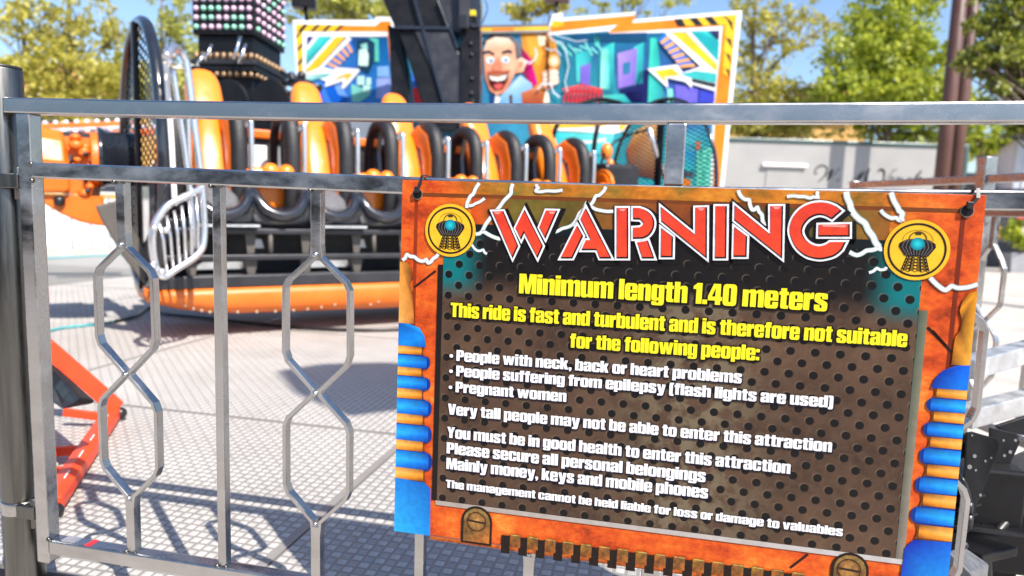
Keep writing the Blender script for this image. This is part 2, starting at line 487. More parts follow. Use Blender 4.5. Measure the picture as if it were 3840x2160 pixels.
# ------------------------------------------------------------------ the steel barrier carrying the sign
T = 0.030
YC = -0.005
def interp(x, tab):
    for (x0, z0), (x1, z1) in zip(tab, tab[1:]):
        if x <= x1: return z0 + (z1 - z0) * (x - x0) / (x1 - x0)
    return tab[-1][1]
TOP = [(-0.70, 1.0120), (-0.35, 1.0055), (0.0, 1.0020), (0.5, 1.0005), (0.85, 1.0030), (1.35, 1.0080)]
MID = [(-0.70, 0.8895), (-0.2, 0.8840), (0.2, 0.8785), (0.6, 0.8745), (0.9, 0.8775), (1.35, 0.8860)]
BOT = [(-0.7, 0.1210), (1.35, 0.1210)]
bar_x = [-0.395, -0.190, 0.008, 0.212, 0.414, 0.622, 0.82, 1.02]
kinds = ['o', 's', 'o', 's', 'o', 'p', 's', 'o']
fence = thing('steel_barrier', 'stainless steel barrier panel with hexagon loops carrying the warning sign', 'barrier', (0.35, YC, -0.3))
def rail(name, x0, x1, tab):
    xs = [x0 + (x1 - x0) * i / 12 for i in range(13)]
    MB().ribbon([(x, YC, interp(x, tab)) for x in xs], T, T, (0, 0, 1)).build(name, steel, fence, bevel=0.0035)
rail('top_rail', -0.648, 1.30, TOP)
rail('middle_rail', -0.588, 1.30, MID)
rail('bottom_rail', -0.588, 1.30, BOT)
MB().beam((-0.603, YC, 0.085), (-0.603, YC, 0.9955), T, T, (0, 1, 0)).build('stile', steel, fence, bevel=0.003)
for x, k in zip(bar_x, kinds):
    zt, zm, zb = interp(x, TOP) - T / 2, interp(x, MID), 0.136
    if k == 'p':
        MB().beam((x, YC, zm + T / 2), (x, YC, zt), T, T, (0, 1, 0)).build('post', steel, fence, bevel=0.003)
        MB().beam((x, YC, -0.28), (x, YC, zb - T), T, T, (0, 1, 0)).build('leg', steel, fence, bevel=0.003)
        MB().beam((x, YC, zb), (x, YC, zm - T / 2), T, T, (0, 1, 0)).build('post', steel, fence, bevel=0.003)
    elif k == 's':
        MB().beam((x, YC, zb), (x, YC, zm - T / 2), 0.018, 0.018, (0, 1, 0)).build('bar', steel, fence, bevel=0.002)
    else:
        b = MB()
        b.beam((x, YC, 0.755), (x, YC, zm - T / 2), 0.019, 0.019, (0, 1, 0))
        b.beam((x, YC, zb), (x, YC, 0.244), 0.019, 0.019, (0, 1, 0))
        for s in (-1, 1):
            pts = [(x + s * 0.006, YC, 0.772), (x + s * 0.008, YC, 0.746), (x + s * 0.056, YC, 0.704), (x + s * 0.063, YC, 0.690), (x + s * 0.064, YC, 0.572), (x + s * 0.058, YC, 0.554),
                   (x + s * 0.006, YC, 0.503), (x + s * 0.006, YC, 0.496), (x + s * 0.058, YC, 0.446), (x + s * 0.064, YC, 0.430), (x + s * 0.064, YC, 0.318), (x + s * 0.058, YC, 0.302), (x + s * 0.008, YC, 0.252), (x + s * 0.006, YC, 0.23)]
            b.ribbon(pts, 0.0075, 0.018, (0, 1, 0))
        b.sphere((x, YC - 0.010, 0.499), 0.006); b.sphere((x, YC - 0.010, 0.752), 0.006); b.sphere((x, YC - 0.010, 0.249), 0.005)
        b.build('hexagon_bar', steel, fence, bevel=0.0012)
w = MB()
for x in bar_x:
    for z in (interp(x, MID) - 0.016, 0.137):
        w.sphere((x - 0.009, YC - 0.012, z), 0.0045, 8, 6); w.sphere((x + 0.009, YC - 0.010, z), 0.004, 8, 6)
for z in (0.900, 0.868, 0.138): w.sphere((-0.588, YC - 0.013, z), 0.005, 8, 6)
explode(w.build('weld_bead', old_steel, fence))
t_ = MB(); t_.box((-0.545, YC, 0.1375), (0.030, 0.019, 0.003)); t_.build('number_tag', alu, fence)
t_ = MB(); t_.box((-0.4965, YC, 0.1365), (0.012, 0.026, 0.0012)); t_.build('tape_patch', mat('red_tape', (0.55, 0.02, 0.03, 1), 0.4), fence)
# hinge lugs reaching to the round post
for z in (0.866, 0.190):
    h = MB()
    h.box((-0.640, YC - 0.012, z), (0.044, 0.012, 0.028)); h.tube([(-0.628, YC - 0.004, z - 0.036), (-0.628, YC - 0.004, z + 0.028)], 0.009, 12)
    h.build('hinge', old_steel, fence, bevel=0.002)
post = thing('round_post', 'worn round steel post left of the hinged barrier, cut by the picture edge', 'post', (-0.684, 0.014, -0.3))
MB().tube([(-0.684, 0.014, -0.3), (-0.684, 0.014, 0.6), (-0.684, 0.014, 1.085)], 0.037, 40).build('tube', old_steel, post, bevel=0.002)
c_ = MB(); c_.tube([(-0.684, 0.014, 1.085), (-0.684, 0.014, 1.090)], 0.0355, 32); c_.build('cap', dark_steel, post)
for z in (0.866, 0.190):
    MB().tube([(-0.684, 0.014, z - 0.014), (-0.684, 0.014, z + 0.014)], 0.0395, 40).build('clamp', steel, post, bevel=0.002)
bt = MB(); bt.tube([(-0.7205, -0.012, 0.175), (-0.7175, -0.0185, 0.1755), (-0.7145, -0.0215, 0.176)], 0.0015, 6); bt.tube([(-0.7150, -0.0215, 0.176), (-0.7195, -0.0155, 0.158)], 0.0015, 6)
bt.build('blue_pen_mark', mat('blue_pen', (0.01, 0.06, 0.5, 1), 0.5), post)

# ------------------------------------------------------------------ the warning sign
SX0, SY0, SZ0, SW, SH, SK = 0.176, -0.030, 0.8875, 0.8808, 0.6146, 0.0200
SN = Vector((0, -1, SK)).normalized()
SO = Vector((SX0, SY0, SZ0))
def sign_pt(u, v, layer=0):
    return Vector((SX0 + u, SY0 - SK * v, SZ0 - v)) + SN * (layer * 0.00035)
def sp(px, py):
    q = onPl(px, py, SO, SN); return (q.x - SX0, SZ0 - q.z)
def A1(x, y): return sp(1480 + x / 3.5778, 660 + y / 3.5778)
def A2(x, y): return sp(2100 + x / 3.5778, 680 + y / 3.5778)
def A3(x, y): return sp(2700 + x / 3.5778, 680 + y / 3.5778)
def CA(x, y): return sp(1400 + x / 1.5754, 1240 + y / 1.5754)
def CD(x, y): return sp(2620 + x / 1.5754, 1240 + y / 1.5754)
def C6(x, y): return sp(1400 + x / 2.1115, 620 + y / 2.1115)
def C7(x, y): return sp(2620 + x / 2.1115, 620 + y / 2.1115)
K = 0.60                                     # ink strength of the print
def ink(r, g, b): return rgb(r, g, b, K)
sign = thing('warning_sign', 'orange and brown warning sign with red stencil title and yellow rules tied to the barrier', 'sign', tuple(sign_pt(SW / 2, SH, 0)))

def sign_back_mat():
    """orange worn print: orange with yellow-green and rust clouds, browner in the middle of the top"""
    m = bpy.data.materials.new('orange_rust_print'); m.use_nodes = True
    nt = m.node_tree; L = nt.links.new; bs = nt.nodes['Principled BSDF']
    tc = nt.nodes.new('ShaderNodeTexCoord')
    mp = nt.nodes.new('ShaderNodeMapping'); mp.inputs['Scale'].default_value = (1, 1, 1.6); L(tc.outputs['Object'], mp.inputs[0])
    def noise(sc, det=6, ro=0.65):
        n = nt.nodes.new('ShaderNodeTexNoise'); n.inputs['Scale'].default_value = sc; n.inputs['Detail'].default_value = det; n.inputs['Roughness'].default_value = ro
        L(mp.outputs[0], n.inputs['Vector']); return n.outputs['Fac']
    def ramp(fac, stops):
        r = nt.nodes.new('ShaderNodeValToRGB'); e = r.color_ramp.elements
        while len(e) < len(stops): e.new(0.5)
        for el, (p, c) in zip(e, stops): el.position = p; el.color = c
        L(fac, r.inputs[0]); return r.outputs[0]
    def mix(f, a, b, mode='MIX'):
        n = nt.nodes.new('ShaderNodeMix'); n.data_type = 'RGBA'; n.blend_type = mode
        if isinstance(f, (int, float)): n.inputs[0].default_value = f
        else: L(f, n.inputs[0])
        L(a, n.inputs[6]) if not isinstance(a, tuple) else setattr(n.inputs[6], 'default_value', a)
        L(b, n.inputs[7]) if not isinstance(b, tuple) else setattr(n.inputs[7], 'default_value', b)
        return n.outputs[2]
    base = ramp(noise(11, 8, 0.72), [(0.32, ink(128, 40, 12)), (0.45, ink(212, 78, 22)), (0.56, ink(240, 108, 32)), (0.70, ink(250, 160, 64))])
    olive = ramp(noise(16), [(0.3, ink(120, 92, 20)), (0.5, ink(205, 120, 26)), (0.7, ink(236, 158, 48))])
    sx = nt.nodes.new('ShaderNodeSeparateXYZ'); L(tc.outputs['Object'], sx.inputs[0])
    def MR(v, a, b, c=0.0, d=1.0):
        n = nt.nodes.new('ShaderNodeMapRange'); n.interpolation_type = 'SMOOTHSTEP'
        for i, x in enumerate((a, b, c, d)): n.inputs[1 + i].default_value = x
        L(v, n.inputs[0]); return n.outputs[0]
    def mul(a, b):
        n = nt.nodes.new('ShaderNodeMath'); n.operation = 'MULTIPLY'; L(a, n.inputs[0]); L(b, n.inputs[1]); return n.outputs[0]
    ab = nt.nodes.new('ShaderNodeMath'); ab.operation = 'ABSOLUTE'; L(sx.outputs[0], ab.inputs[0])
    top = mul(MR(ab.outputs[0], 0.39, 0.28), MR(sx.outputs[2], 0.40, 0.47))       # the middle of the top strip (z above the bottom edge)
    c = mix(top, base, olive)
    green = mul(MR(noise(5, 2), 0.50, 0.62), top)
    c = mix(mul(green, MR(noise(30), 0.2, 0.8)), c, ink(96, 120, 52))
    grain = nt.nodes.new('ShaderNodeMapRange'); grain.inputs[1].default_value = 0.3; grain.inputs[2].default_value = 0.7; grain.inputs[3].default_value = 0.72; grain.inputs[4].default_value = 1.2
    L(noise(70, 8, 0.75), grain.inputs[0])
    vm = nt.nodes.new('ShaderNodeVectorMath'); vm.operation = 'MULTIPLY'; L(c, vm.inputs[0]); L(grain.outputs[0], vm.inputs[1])
    L(vm.outputs[0], bs.inputs['Base Color'])
    bs.inputs['Roughness'].default_value = 0.42; bs.inputs['Specular IOR Level'].default_value = 0.25
    return m

def plate_mat():
    """picture of a brown perforated metal plate: staggered dark holes on cloudy grey-brown"""
    m = bpy.data.materials.new('perforated_plate_print'); m.use_nodes = True
    nt = m.node_tree; L = nt.links.new; bs = nt.nodes['Principled BSDF']
    tc = nt.nodes.new('ShaderNodeTexCoord')
    def noise(sc, det=6, ro=0.65):
        n = nt.nodes.new('ShaderNodeTexNoise'); n.inputs['Scale'].default_value = sc; n.inputs['Detail'].default_value = det; n.inputs['Roughness'].default_value = ro
        L(tc.outputs['Object'], n.inputs['Vector']); return n.outputs['Fac']
    def mix(f, a, b):
        n = nt.nodes.new('ShaderNodeMix'); n.data_type = 'RGBA'; L(f, n.inputs[0])
        for i, x in ((6, a), (7, b)):
            if isinstance(x, tuple): n.inputs[i].default_value = x
            else: L(x, n.inputs[i])
        return n.outputs[2]
    def MR(v, a, b, c=0.0, d=1.0):
        n = nt.nodes.new('ShaderNodeMapRange'); n.interpolation_type = 'SMOOTHSTEP'
        for i, x in enumerate((a, b, c, d)): n.inputs[1 + i].default_value = x
        L(v, n.inputs[0]); return n.outputs[0]
    def dots(dx, dz):
        mp = nt.nodes.new('ShaderNodeMapping'); mp.vector_type = 'POINT'
        mp.inputs['Location'].default_value = (dx, 0, dz)
        L(tc.outputs['Object'], mp.inputs[0])
        m2 = nt.nodes.new('ShaderNodeMapping'); m2.inputs['Rotation'].default_value = (0, PI / 4, 0); m2.inputs['Scale'].default_value = (40, 0, 40)
        L(mp.outputs[0], m2.inputs[0])
        vo = nt.nodes.new('ShaderNodeTexVoronoi'); vo.inputs['Randomness'].default_value = 0; vo.inputs['Scale'].default_value = 1
        L(m2.outputs[0], vo.inputs['Vector']); return vo.outputs['Distance']
    sx = nt.nodes.new('ShaderNodeSeparateXYZ'); L(tc.outputs['Object'], sx.inputs[0])
    body = mix(MR(noise(7), 0.35, 0.7), ink(66, 47, 36), ink(108, 82, 62))
    body = mix(MR(noise(60, 8, 0.8), 0.4, 0.65), body, ink(90, 68, 54))
    # a paler worn band down the right of the middle
    ad = nt.nodes.new('ShaderNodeMath'); ad.operation = 'ADD'; ad.inputs[1].default_value = -0.055; L(sx.outputs[0], ad.inputs[0])
    ab = nt.nodes.new('ShaderNodeMath'); ab.operation = 'ABSOLUTE'; L(ad.outputs[0], ab.inputs[0])
    mu = nt.nodes.new('ShaderNodeMath'); mu.operation = 'MULTIPLY'; L(MR(ab.outputs[0], 0.17, 0.0), mu.inputs[0]); L(MR(noise(26, 4), 0.42, 0.58), mu.inputs[1])
    mu2 = nt.nodes.new('ShaderNodeMath'); mu2.operation = 'MULTIPLY'; mu2.inputs[1].default_value = 0.75; L(mu.outputs[0], mu2.inputs[0])
    body = mix(mu2.outputs[0], body, ink(128, 116, 92))
    # printed lettering shade under the title, teal glow at both upper corners
    body = mix(MR(sx.outputs[2], 0.420, 0.470), body, ink(22, 17, 16))
    e2 = nt.nodes.new('ShaderNodeMath'); e2.operation = 'ABSOLUTE'; L(sx.outputs[0], e2.inputs[0])
    tl = nt.nodes.new('ShaderNodeMath'); tl.operation = 'MULTIPLY'; L(MR(e2.outputs[0], 0.285, 0.345), tl.inputs[0]); L(MR(sx.outputs[2], 0.415, 0.462), tl.inputs[1])
    body = mix(tl.outputs[0], body, ink(0, 118, 122))
    rim = MR(dots(0.0014, -0.0014), 0.275, 0.250)
    body2 = mix(rim, body, ink(132, 116, 98))
    body2 = mix(MR(rim, 0, 1, 0, 0.32), body, body2)
    hole = MR(dots(0, 0), 0.272, 0.238)
    c = mix(hole, body2, ink(14, 11, 12))
    L(c, bs.inputs['Base Color']); bs.inputs['Roughness'].default_value = 0.38; bs.inputs['Specular IOR Level'].default_value = 0.25
    return m

# board: a 4 mm panel with two tie holes shown as printed-through dark openings
bd = MB()
bd.loft([[sign_pt(u, v, 0) for u, v in ((0, 0), (SW, 0), (SW, SH), (0, SH))], [sign_pt(u, v, 0) - SN * 0.004 for u, v in ((0, 0), (SW, 0), (SW, SH), (0, SH))]])
board = bd.build('board', [sign_back_mat()], sign, bevel=0.0006)
inkm = ink_mat('printed_ink', 0.40)
# darker inner frame of the border, its seams and scratches
fr = Art(sign_pt)
tl, tr_, br, bl = C6(330, 215), C7(2120, 335), CD(1545, 1480), CA(300, 1120)
FU0, FU1, FV0 = tl[0], C7(2120, 335)[0], tl[1]
dk = ink(176, 56, 14)
fr.poly([(FU0, FV0), (FU1, FV0), (FU1, FV0 + 0.006), (FU0, FV0 + 0.006)], [ink(120, 60, 18)] * 4, 1)
fr.poly([(FU0, FV0 + 0.006), (FU0 + 0.006, FV0 + 0.006), (FU0 + 0.006, SH - 0.02), (FU0, SH - 0.02)], [ink(150, 50, 14)] * 4, 1)
fr.poly([(FU1 - 0.006, FV0 + 0.006), (FU1, FV0 + 0.006), (FU1, SH - 0.02), (FU1 - 0.006, SH - 0.02)], [ink(120, 40, 12)] * 4, 1)
for a, b, wd in ((C6(325, 965), C6(495, 835), 0.0035), (C7(1810, 1280), C7(1960, 1430), 0.004), (CD(1380, 0), CD(1495, 130), 0.004), (CD(540, 1400), CD(645, 1320), 0.004)):
    fr.stroke([a, b], wd, ink(38, 18, 10), 2)
fr.build('border_shading', inkm, sign)
# olive-brown band behind the title (picture of a rusty plate under the glass)
ba = Art(sign_pt)
v0, v1 = FV0 + 0.006, C6(1800, 505)[1]
uu = [FU0 + 0.10, FU0 + 0.17, FU0 + 0.27, FU0 + 0.36, FU0 + 0.46, FU0 + 0.56, FU0 + 0.66, FU0 + 0.735]
cc = [ink(200, 74, 20), ink(112, 96, 34), ink(96, 80, 28), ink(150, 84, 28), ink(138, 66, 22), ink(88, 62, 24), ink(96, 92, 34), ink(150, 90, 26)]
for i in range(7):
    ba.poly([(uu[i], v0), (uu[i + 1], v0), (uu[i + 1], v1), (uu[i], v1)], [cc[i], cc[i + 1], cc[i + 1], cc[i]], 1.5)
ba.build('title_band', ink_mat('rust_band_ink', 0.42, mottle=0.32, mscale=42), sign)
# perforated plate
PU0, PU1 = C6(552, 900)[0], CD(1165, 1300)[0]
PV0, PV1 = v1, CA(372, 1000)[1]
pa = MB(); pa.add([sign_pt(PU0, PV0, 3), sign_pt(PU1, PV0, 3), sign_pt(PU1, PV1, 3), sign_pt(PU0, PV1, 3)], [(0, 1, 2, 3)])
pa.build('perforated_panel', plate_mat(), sign)
ed = Art(sign_pt)
ed.poly([(PU0 - 0.009, PV0 + 0.07), (PU0, PV0 + 0.07), (PU0, PV1), (PU0 - 0.009, PV1)], ink(22, 16, 16), 4)
ed.poly([(PU0, PV0), (PU1, PV0), (PU1, PV0 + 0.014), (PU0, PV0 + 0.014)], ink(10, 22, 26), 4)
ed.poly([(PU1, PV0 + 0.1), (PU1 + 0.012, PV0 + 0.1), (PU1 + 0.012, PV1), (PU1, PV1)], [ink(70, 92, 78), ink(120, 120, 96), ink(150, 140, 126), ink(110, 104, 94)], 4)
ed.poly([(PU0 - 0.002, PV1), (PU1 + 0.012, PV1), (PU1 + 0.012, PV1 + 0.008), (PU0 - 0.002, PV1 + 0.008)], [ink(170, 160, 150), ink(196, 192, 190), ink(196, 192, 190), ink(170, 160, 150)], 5)
ed.build('plate_edge', inkm, sign)

# ---- lightning
WHT = ink(246, 246, 250)
def bolt(pts, w=0.0125, l=5):
    lt = Art(sign_pt)
    n = len(pts); jig = []
    for i in range(n - 1):
        a, b = Vector(pts[i]), Vector(pts[i + 1]); d = b - a; m = max(2, int(d.length / 0.016)); s = Vector((-d.y, d.x)).normalized()
        for k in range(m):
            jig.append(a + d * (k / m) + s * (0.0011 * (1 if k % 2 else -1) if k else 0))
    jig.append(Vector(pts[-1]))
    jig = [Vector((q.x, q.y)) for q in smooth_path([(q.x, q.y, 0) for q in jig], 3)]; lt.stroke(jig, w * 0.54, ink(170, 196, 190), l); lt.stroke(jig, w * 0.36, WHT, l + 0.5)
    lt.build('lightning_bolt', inkm, sign)
bolt([A1(1140, 95), A1(1060, 240), A1(1000, 310), A1(970, 430)], 0.0125)
bolt([A1(1000, 400), A1(1090, 370), A1(1210, 300)], 0.010)
bolt([A1(1590, 105), A1(1560, 240), A1(1400, 430), A1(1290, 560), A1(1180, 740)], 0.0125)
bolt([A1(1090, 780), A1(1190, 745), A1(1400, 840), A1(1480, 790)], 0.012)
bolt([A1(1040, 920), A1(1110, 1000), A1(1190, 990), A1(1240, 1045)], 0.0085)
bolt([A1(1905, 110), A1(1930, 160), A1(1900, 205), A1(2050, 200), A1(2255, 190)], 0.0105)
bolt([A1(2110, 760), A1(2250, 705), A1(2390, 650), A1(2480, 500), A1(2570, 390)], 0.0105)
bolt([A1(110, 1130), A1(170, 1055), A1(270, 1085), A1(360, 1140), A1(430, 1120), A1(460, 1165), A1(520, 1110), A1(590, 1045)], 0.0125)
bolt([A2(180, 600), A2(270, 440), A2(360, 290), A2(420, 340), A2(540, 390), A2(740, 400)], 0.0110)
bolt([A2(400, 330), A2(480, 200), A2(560, 160), A2(615, 70)], 0.0110)
bolt([A3(245, 120), A3(300, 220), A3(390, 250), A3(430, 380), A3(500, 350), A3(560, 450), A3(600, 600)], 0.0115)
bolt([A3(1310, 135), A3(1310, 215), A3(1200, 225), A3(1060, 205), A3(895, 205)], 0.0105)
bolt([A3(1690, 140), A3(1740, 300), A3(1790, 430), A3(1940, 560), A3(2050, 740), A3(2130, 880)], 0.0175)
bolt([A3(1700, 920), A3(1830, 990), A3(1960, 930), A3(2130, 890), A3(2170, 910)], 0.0125)
bolt([A3(2290, 150), A3(2380, 350), A3(2440, 430), A3(2440, 540)], 0.0150)
bolt([A3(2150, 385), A3(2260, 480), A3(2360, 490), A3(2440, 530)], 0.0115)
bolt([A3(1995, 1225), A3(2100, 1165), A3(2180, 1185), A3(2230, 1150)], 0.0085)
bolt([C7(1830, 890), C7(1940, 985), C7(2000, 955), C7(2080, 970), C7(2205, 940)], 0.0135)

# ---- round emblems with the lattice tower
def emblem(c, r):
    e = Art(sign_pt)
    def q(x, y): return (c[0] + x * r, c[1] + y * r)
    e.disc(c, r, r, ink(255, 206, 50), 8, 40, edge=ink(250, 190, 40))
    e.disc(c, r * 0.89, r * 0.89, ink(30, 24, 22), 9, 40, hole=0.925)
    o = e.build('emblem', inkm, sign)
    t = Art(sign_pt); bk = ink(20, 16, 20)
    for s in (-1, 1):
        t.stroke([q(s * 0.42, 0.68), q(s * 0.28, 0.20)], 0.035 * r, bk, 9)
        t.stroke([q(s * 0.18, 0.72), q(s * 0.12, 0.20)], 0.04 * r, bk, 9.2)
        t.stroke([q(s * 0.35, 0.68), q(s * 0.22, 0.20)], 0.03 * r, bk, 9.4)
    for i in range(5):
        y0, y1 = 0.20 + i * 0.105, 0.20 + (i + 1) * 0.105
        w0, w1 = 0.27 + 0.13 * (y0 - 0.2) / 0.42, 0.27 + 0.13 * (y1 - 0.2) / 0.42
        t.stroke([q(-w0, y0), q(w0, y0)], 0.022 * r, bk, 9.1)
        n = 4
        for k in range(n):
            a, b = -1 + 2 * k / n, -1 + 2 * (k + 1) / n
            t.stroke([q(w0 * a, y0), q(w1 * b, y1)], 0.020 * r, bk, 9.3 + k * 0.02); t.stroke([q(w0 * b, y0), q(w1 * a, y1)], 0.020 * r, bk, 9.5 + k * 0.02)
    t.poly([q(-0.36, 0.20), q(-0.56, -0.10), q(-0.54, -0.22), q(-0.34, -0.34), q(0, -0.38), q(0.34, -0.34), q(0.54, -0.22), q(0.56, -0.10), q(0.36, 0.20)], ink(24, 20, 26), 10)
    for k in range(-4, 5):
        t.stroke([q(k * 0.07, 0.18), q(k * 0.115, -0.08), q(k * 0.10, -0.26), q(k * 0.075, -0.34)], 0.012 * r, ink(150, 138, 128), 10.5)
    t.stroke([q(math.cos(a) * 0.26, -0.36 + math.sin(a) * 0.24) for a in [PI + PI * i / 12 for i in range(13)]], 0.035 * r, ink(90, 66, 20), 9.7)
    t.stroke([q(math.cos(a) * 0.46, -0.30 + math.sin(a) * 0.36) for a in [PI + PI * i / 14 for i in range(15)]], 0.014 * r, ink(120, 90, 30), 9.6)
    t.poly([q(-0.09, -0.58), q(0.09, -0.58), q(0.09, -0.50), q(-0.09, -0.50)], ink(60, 46, 24), 9.8)
    t.disc(q(0, -0.20), 0.22 * r, 0.21 * r, ink(40, 214, 226), 11, 24, edge=ink(0, 120, 140))
    t.build('tower_picture', inkm, o)
DE = 0.0440
emblem(C6(613, 515), DE); emblem(C7(1722, 670), DE)

# ---- WARNING, a stencil title in pieces
G_in = [(1650, 395), (1495, 530), (1400, 480), (1310, 468), (1210, 510), (1135, 590), (1110, 680), (1150, 770), (1220, 830), (1310, 857), (1400, 840), (1465, 800), (1705, 800)]
G_out = [(1640, 930), (1540, 1010), (1400, 1052), (1280, 1055), (1130, 1010), (1000, 900), (930, 760), (913, 640), (950, 500), (1040, 380), (1170, 300), (1310, 270), (1450, 283), (1560, 328)]
def arc(pts, n=4): return [(q.x, q.y) for q in smooth_path([(x, y, 0) for x, y in pts], n)]
G_in = G_in[:1] + arc(G_in[1:12]) + G_in[12:]; G_out = arc(G_out)
R_bowl = [(970, 345)] + arc([(1070, 345), (1180, 390), (1255, 470), (1280, 560), (1260, 660), (1200, 740), (1120, 780)]) + [(970, 785), (970, 610)] + arc([(1070, 605), (1105, 570), (1070, 527)]) + [(970, 522)]
pieces = [[A1(*p) for p in P] for P in (
    [(1300, 465), (1475, 460), (1680, 940), (1590, 1130)],
    [(1750, 425), (2010, 940), (1925, 1130), (1748, 790), (1705, 885), (1615, 700)],
    [(2030, 450), (2210, 455), (2030, 870), (1935, 690)])]
pieces += [[A2(*p) for p in P] for P in (
    [(235, 565), (330, 735), (180, 1045), (-8, 1045)],
    [(350, 330), (715, 1045), (530, 1045), (485, 935), (275, 935), (345, 775), (395, 775), (265, 510)],
    [(750, 345), (930, 345), (930, 1045), (750, 1045)],
    R_bowl,
    [(1020, 810), (1190, 780), (1285, 1045), (1095, 1045)],
    [(1340, 315), (1800, 690), (1800, 340), (1985, 335), (1980, 1060), (1345, 545)],
    [(1345, 600), (1530, 740), (1525, 1030), (1340, 1030)],
    [(2070, 320), (2250, 320), (2240, 1045), (2062, 1045)])]
pieces += [[A3(*p) for p in P] for P in (
    [(180, 295), (655, 685), (655, 320), (855, 318), (840, 1060), (175, 530)],
    [(175, 585), (375, 735), (365, 1025), (165, 1025)],
    G_in + G_out,
    [(1300, 570), (1745, 560), (1745, 755), (1295, 755)])]
tt = Art(sign_pt)
for P in pieces:
    sh = [(p[0] + 0.0025, p[1] + 0.0035) for p in outset(P, 0.006)]
    tt.poly(sh, ink(20, 15, 16), 6)
    tt.poly(outset(P, 0.0016), ink(244, 246, 250), 12)
    tt.poly(outset(P, -0.0014), ink(24, 14, 16), 13)
    vmin, vmax = min(p[1] for p in P), max(p[1] for p in P)
    inner = [(p[0] - 0.0011, p[1] - 0.0012) for p in outset(P, -0.0027)]
    tt.poly(inner, [ink(222 + 22 * ((p[1] - vmin) / (vmax - vmin)), 62 + 14 * ((p[1] - vmin) / (vmax - vmin)), 44) for p in inner], 14)
    # pale bevel light along the upper edge of each piece, part of the printed lettering
    for a, b in zip(P, P[1:] + P[:1]):
        if abs(a[1] - b[1]) < 0.004 and min(a[1], b[1]) < vmin + 0.008 and abs(a[0] - b[0]) > 0.02:
            x0, x1 = sorted((a[0], b[0])); tt.poly([(x0 + 0.005, vmin + 0.0032), (x1 - 0.005, vmin + 0.0032), (x1 - 0.008, vmin + 0.0068), (x0 + 0.008, vmin + 0.0068)], ink(240, 150, 140), 15)
tt.build('warning_title', ink_mat('title_ink', 0.36, mottle=0.16, mscale=90), sign)

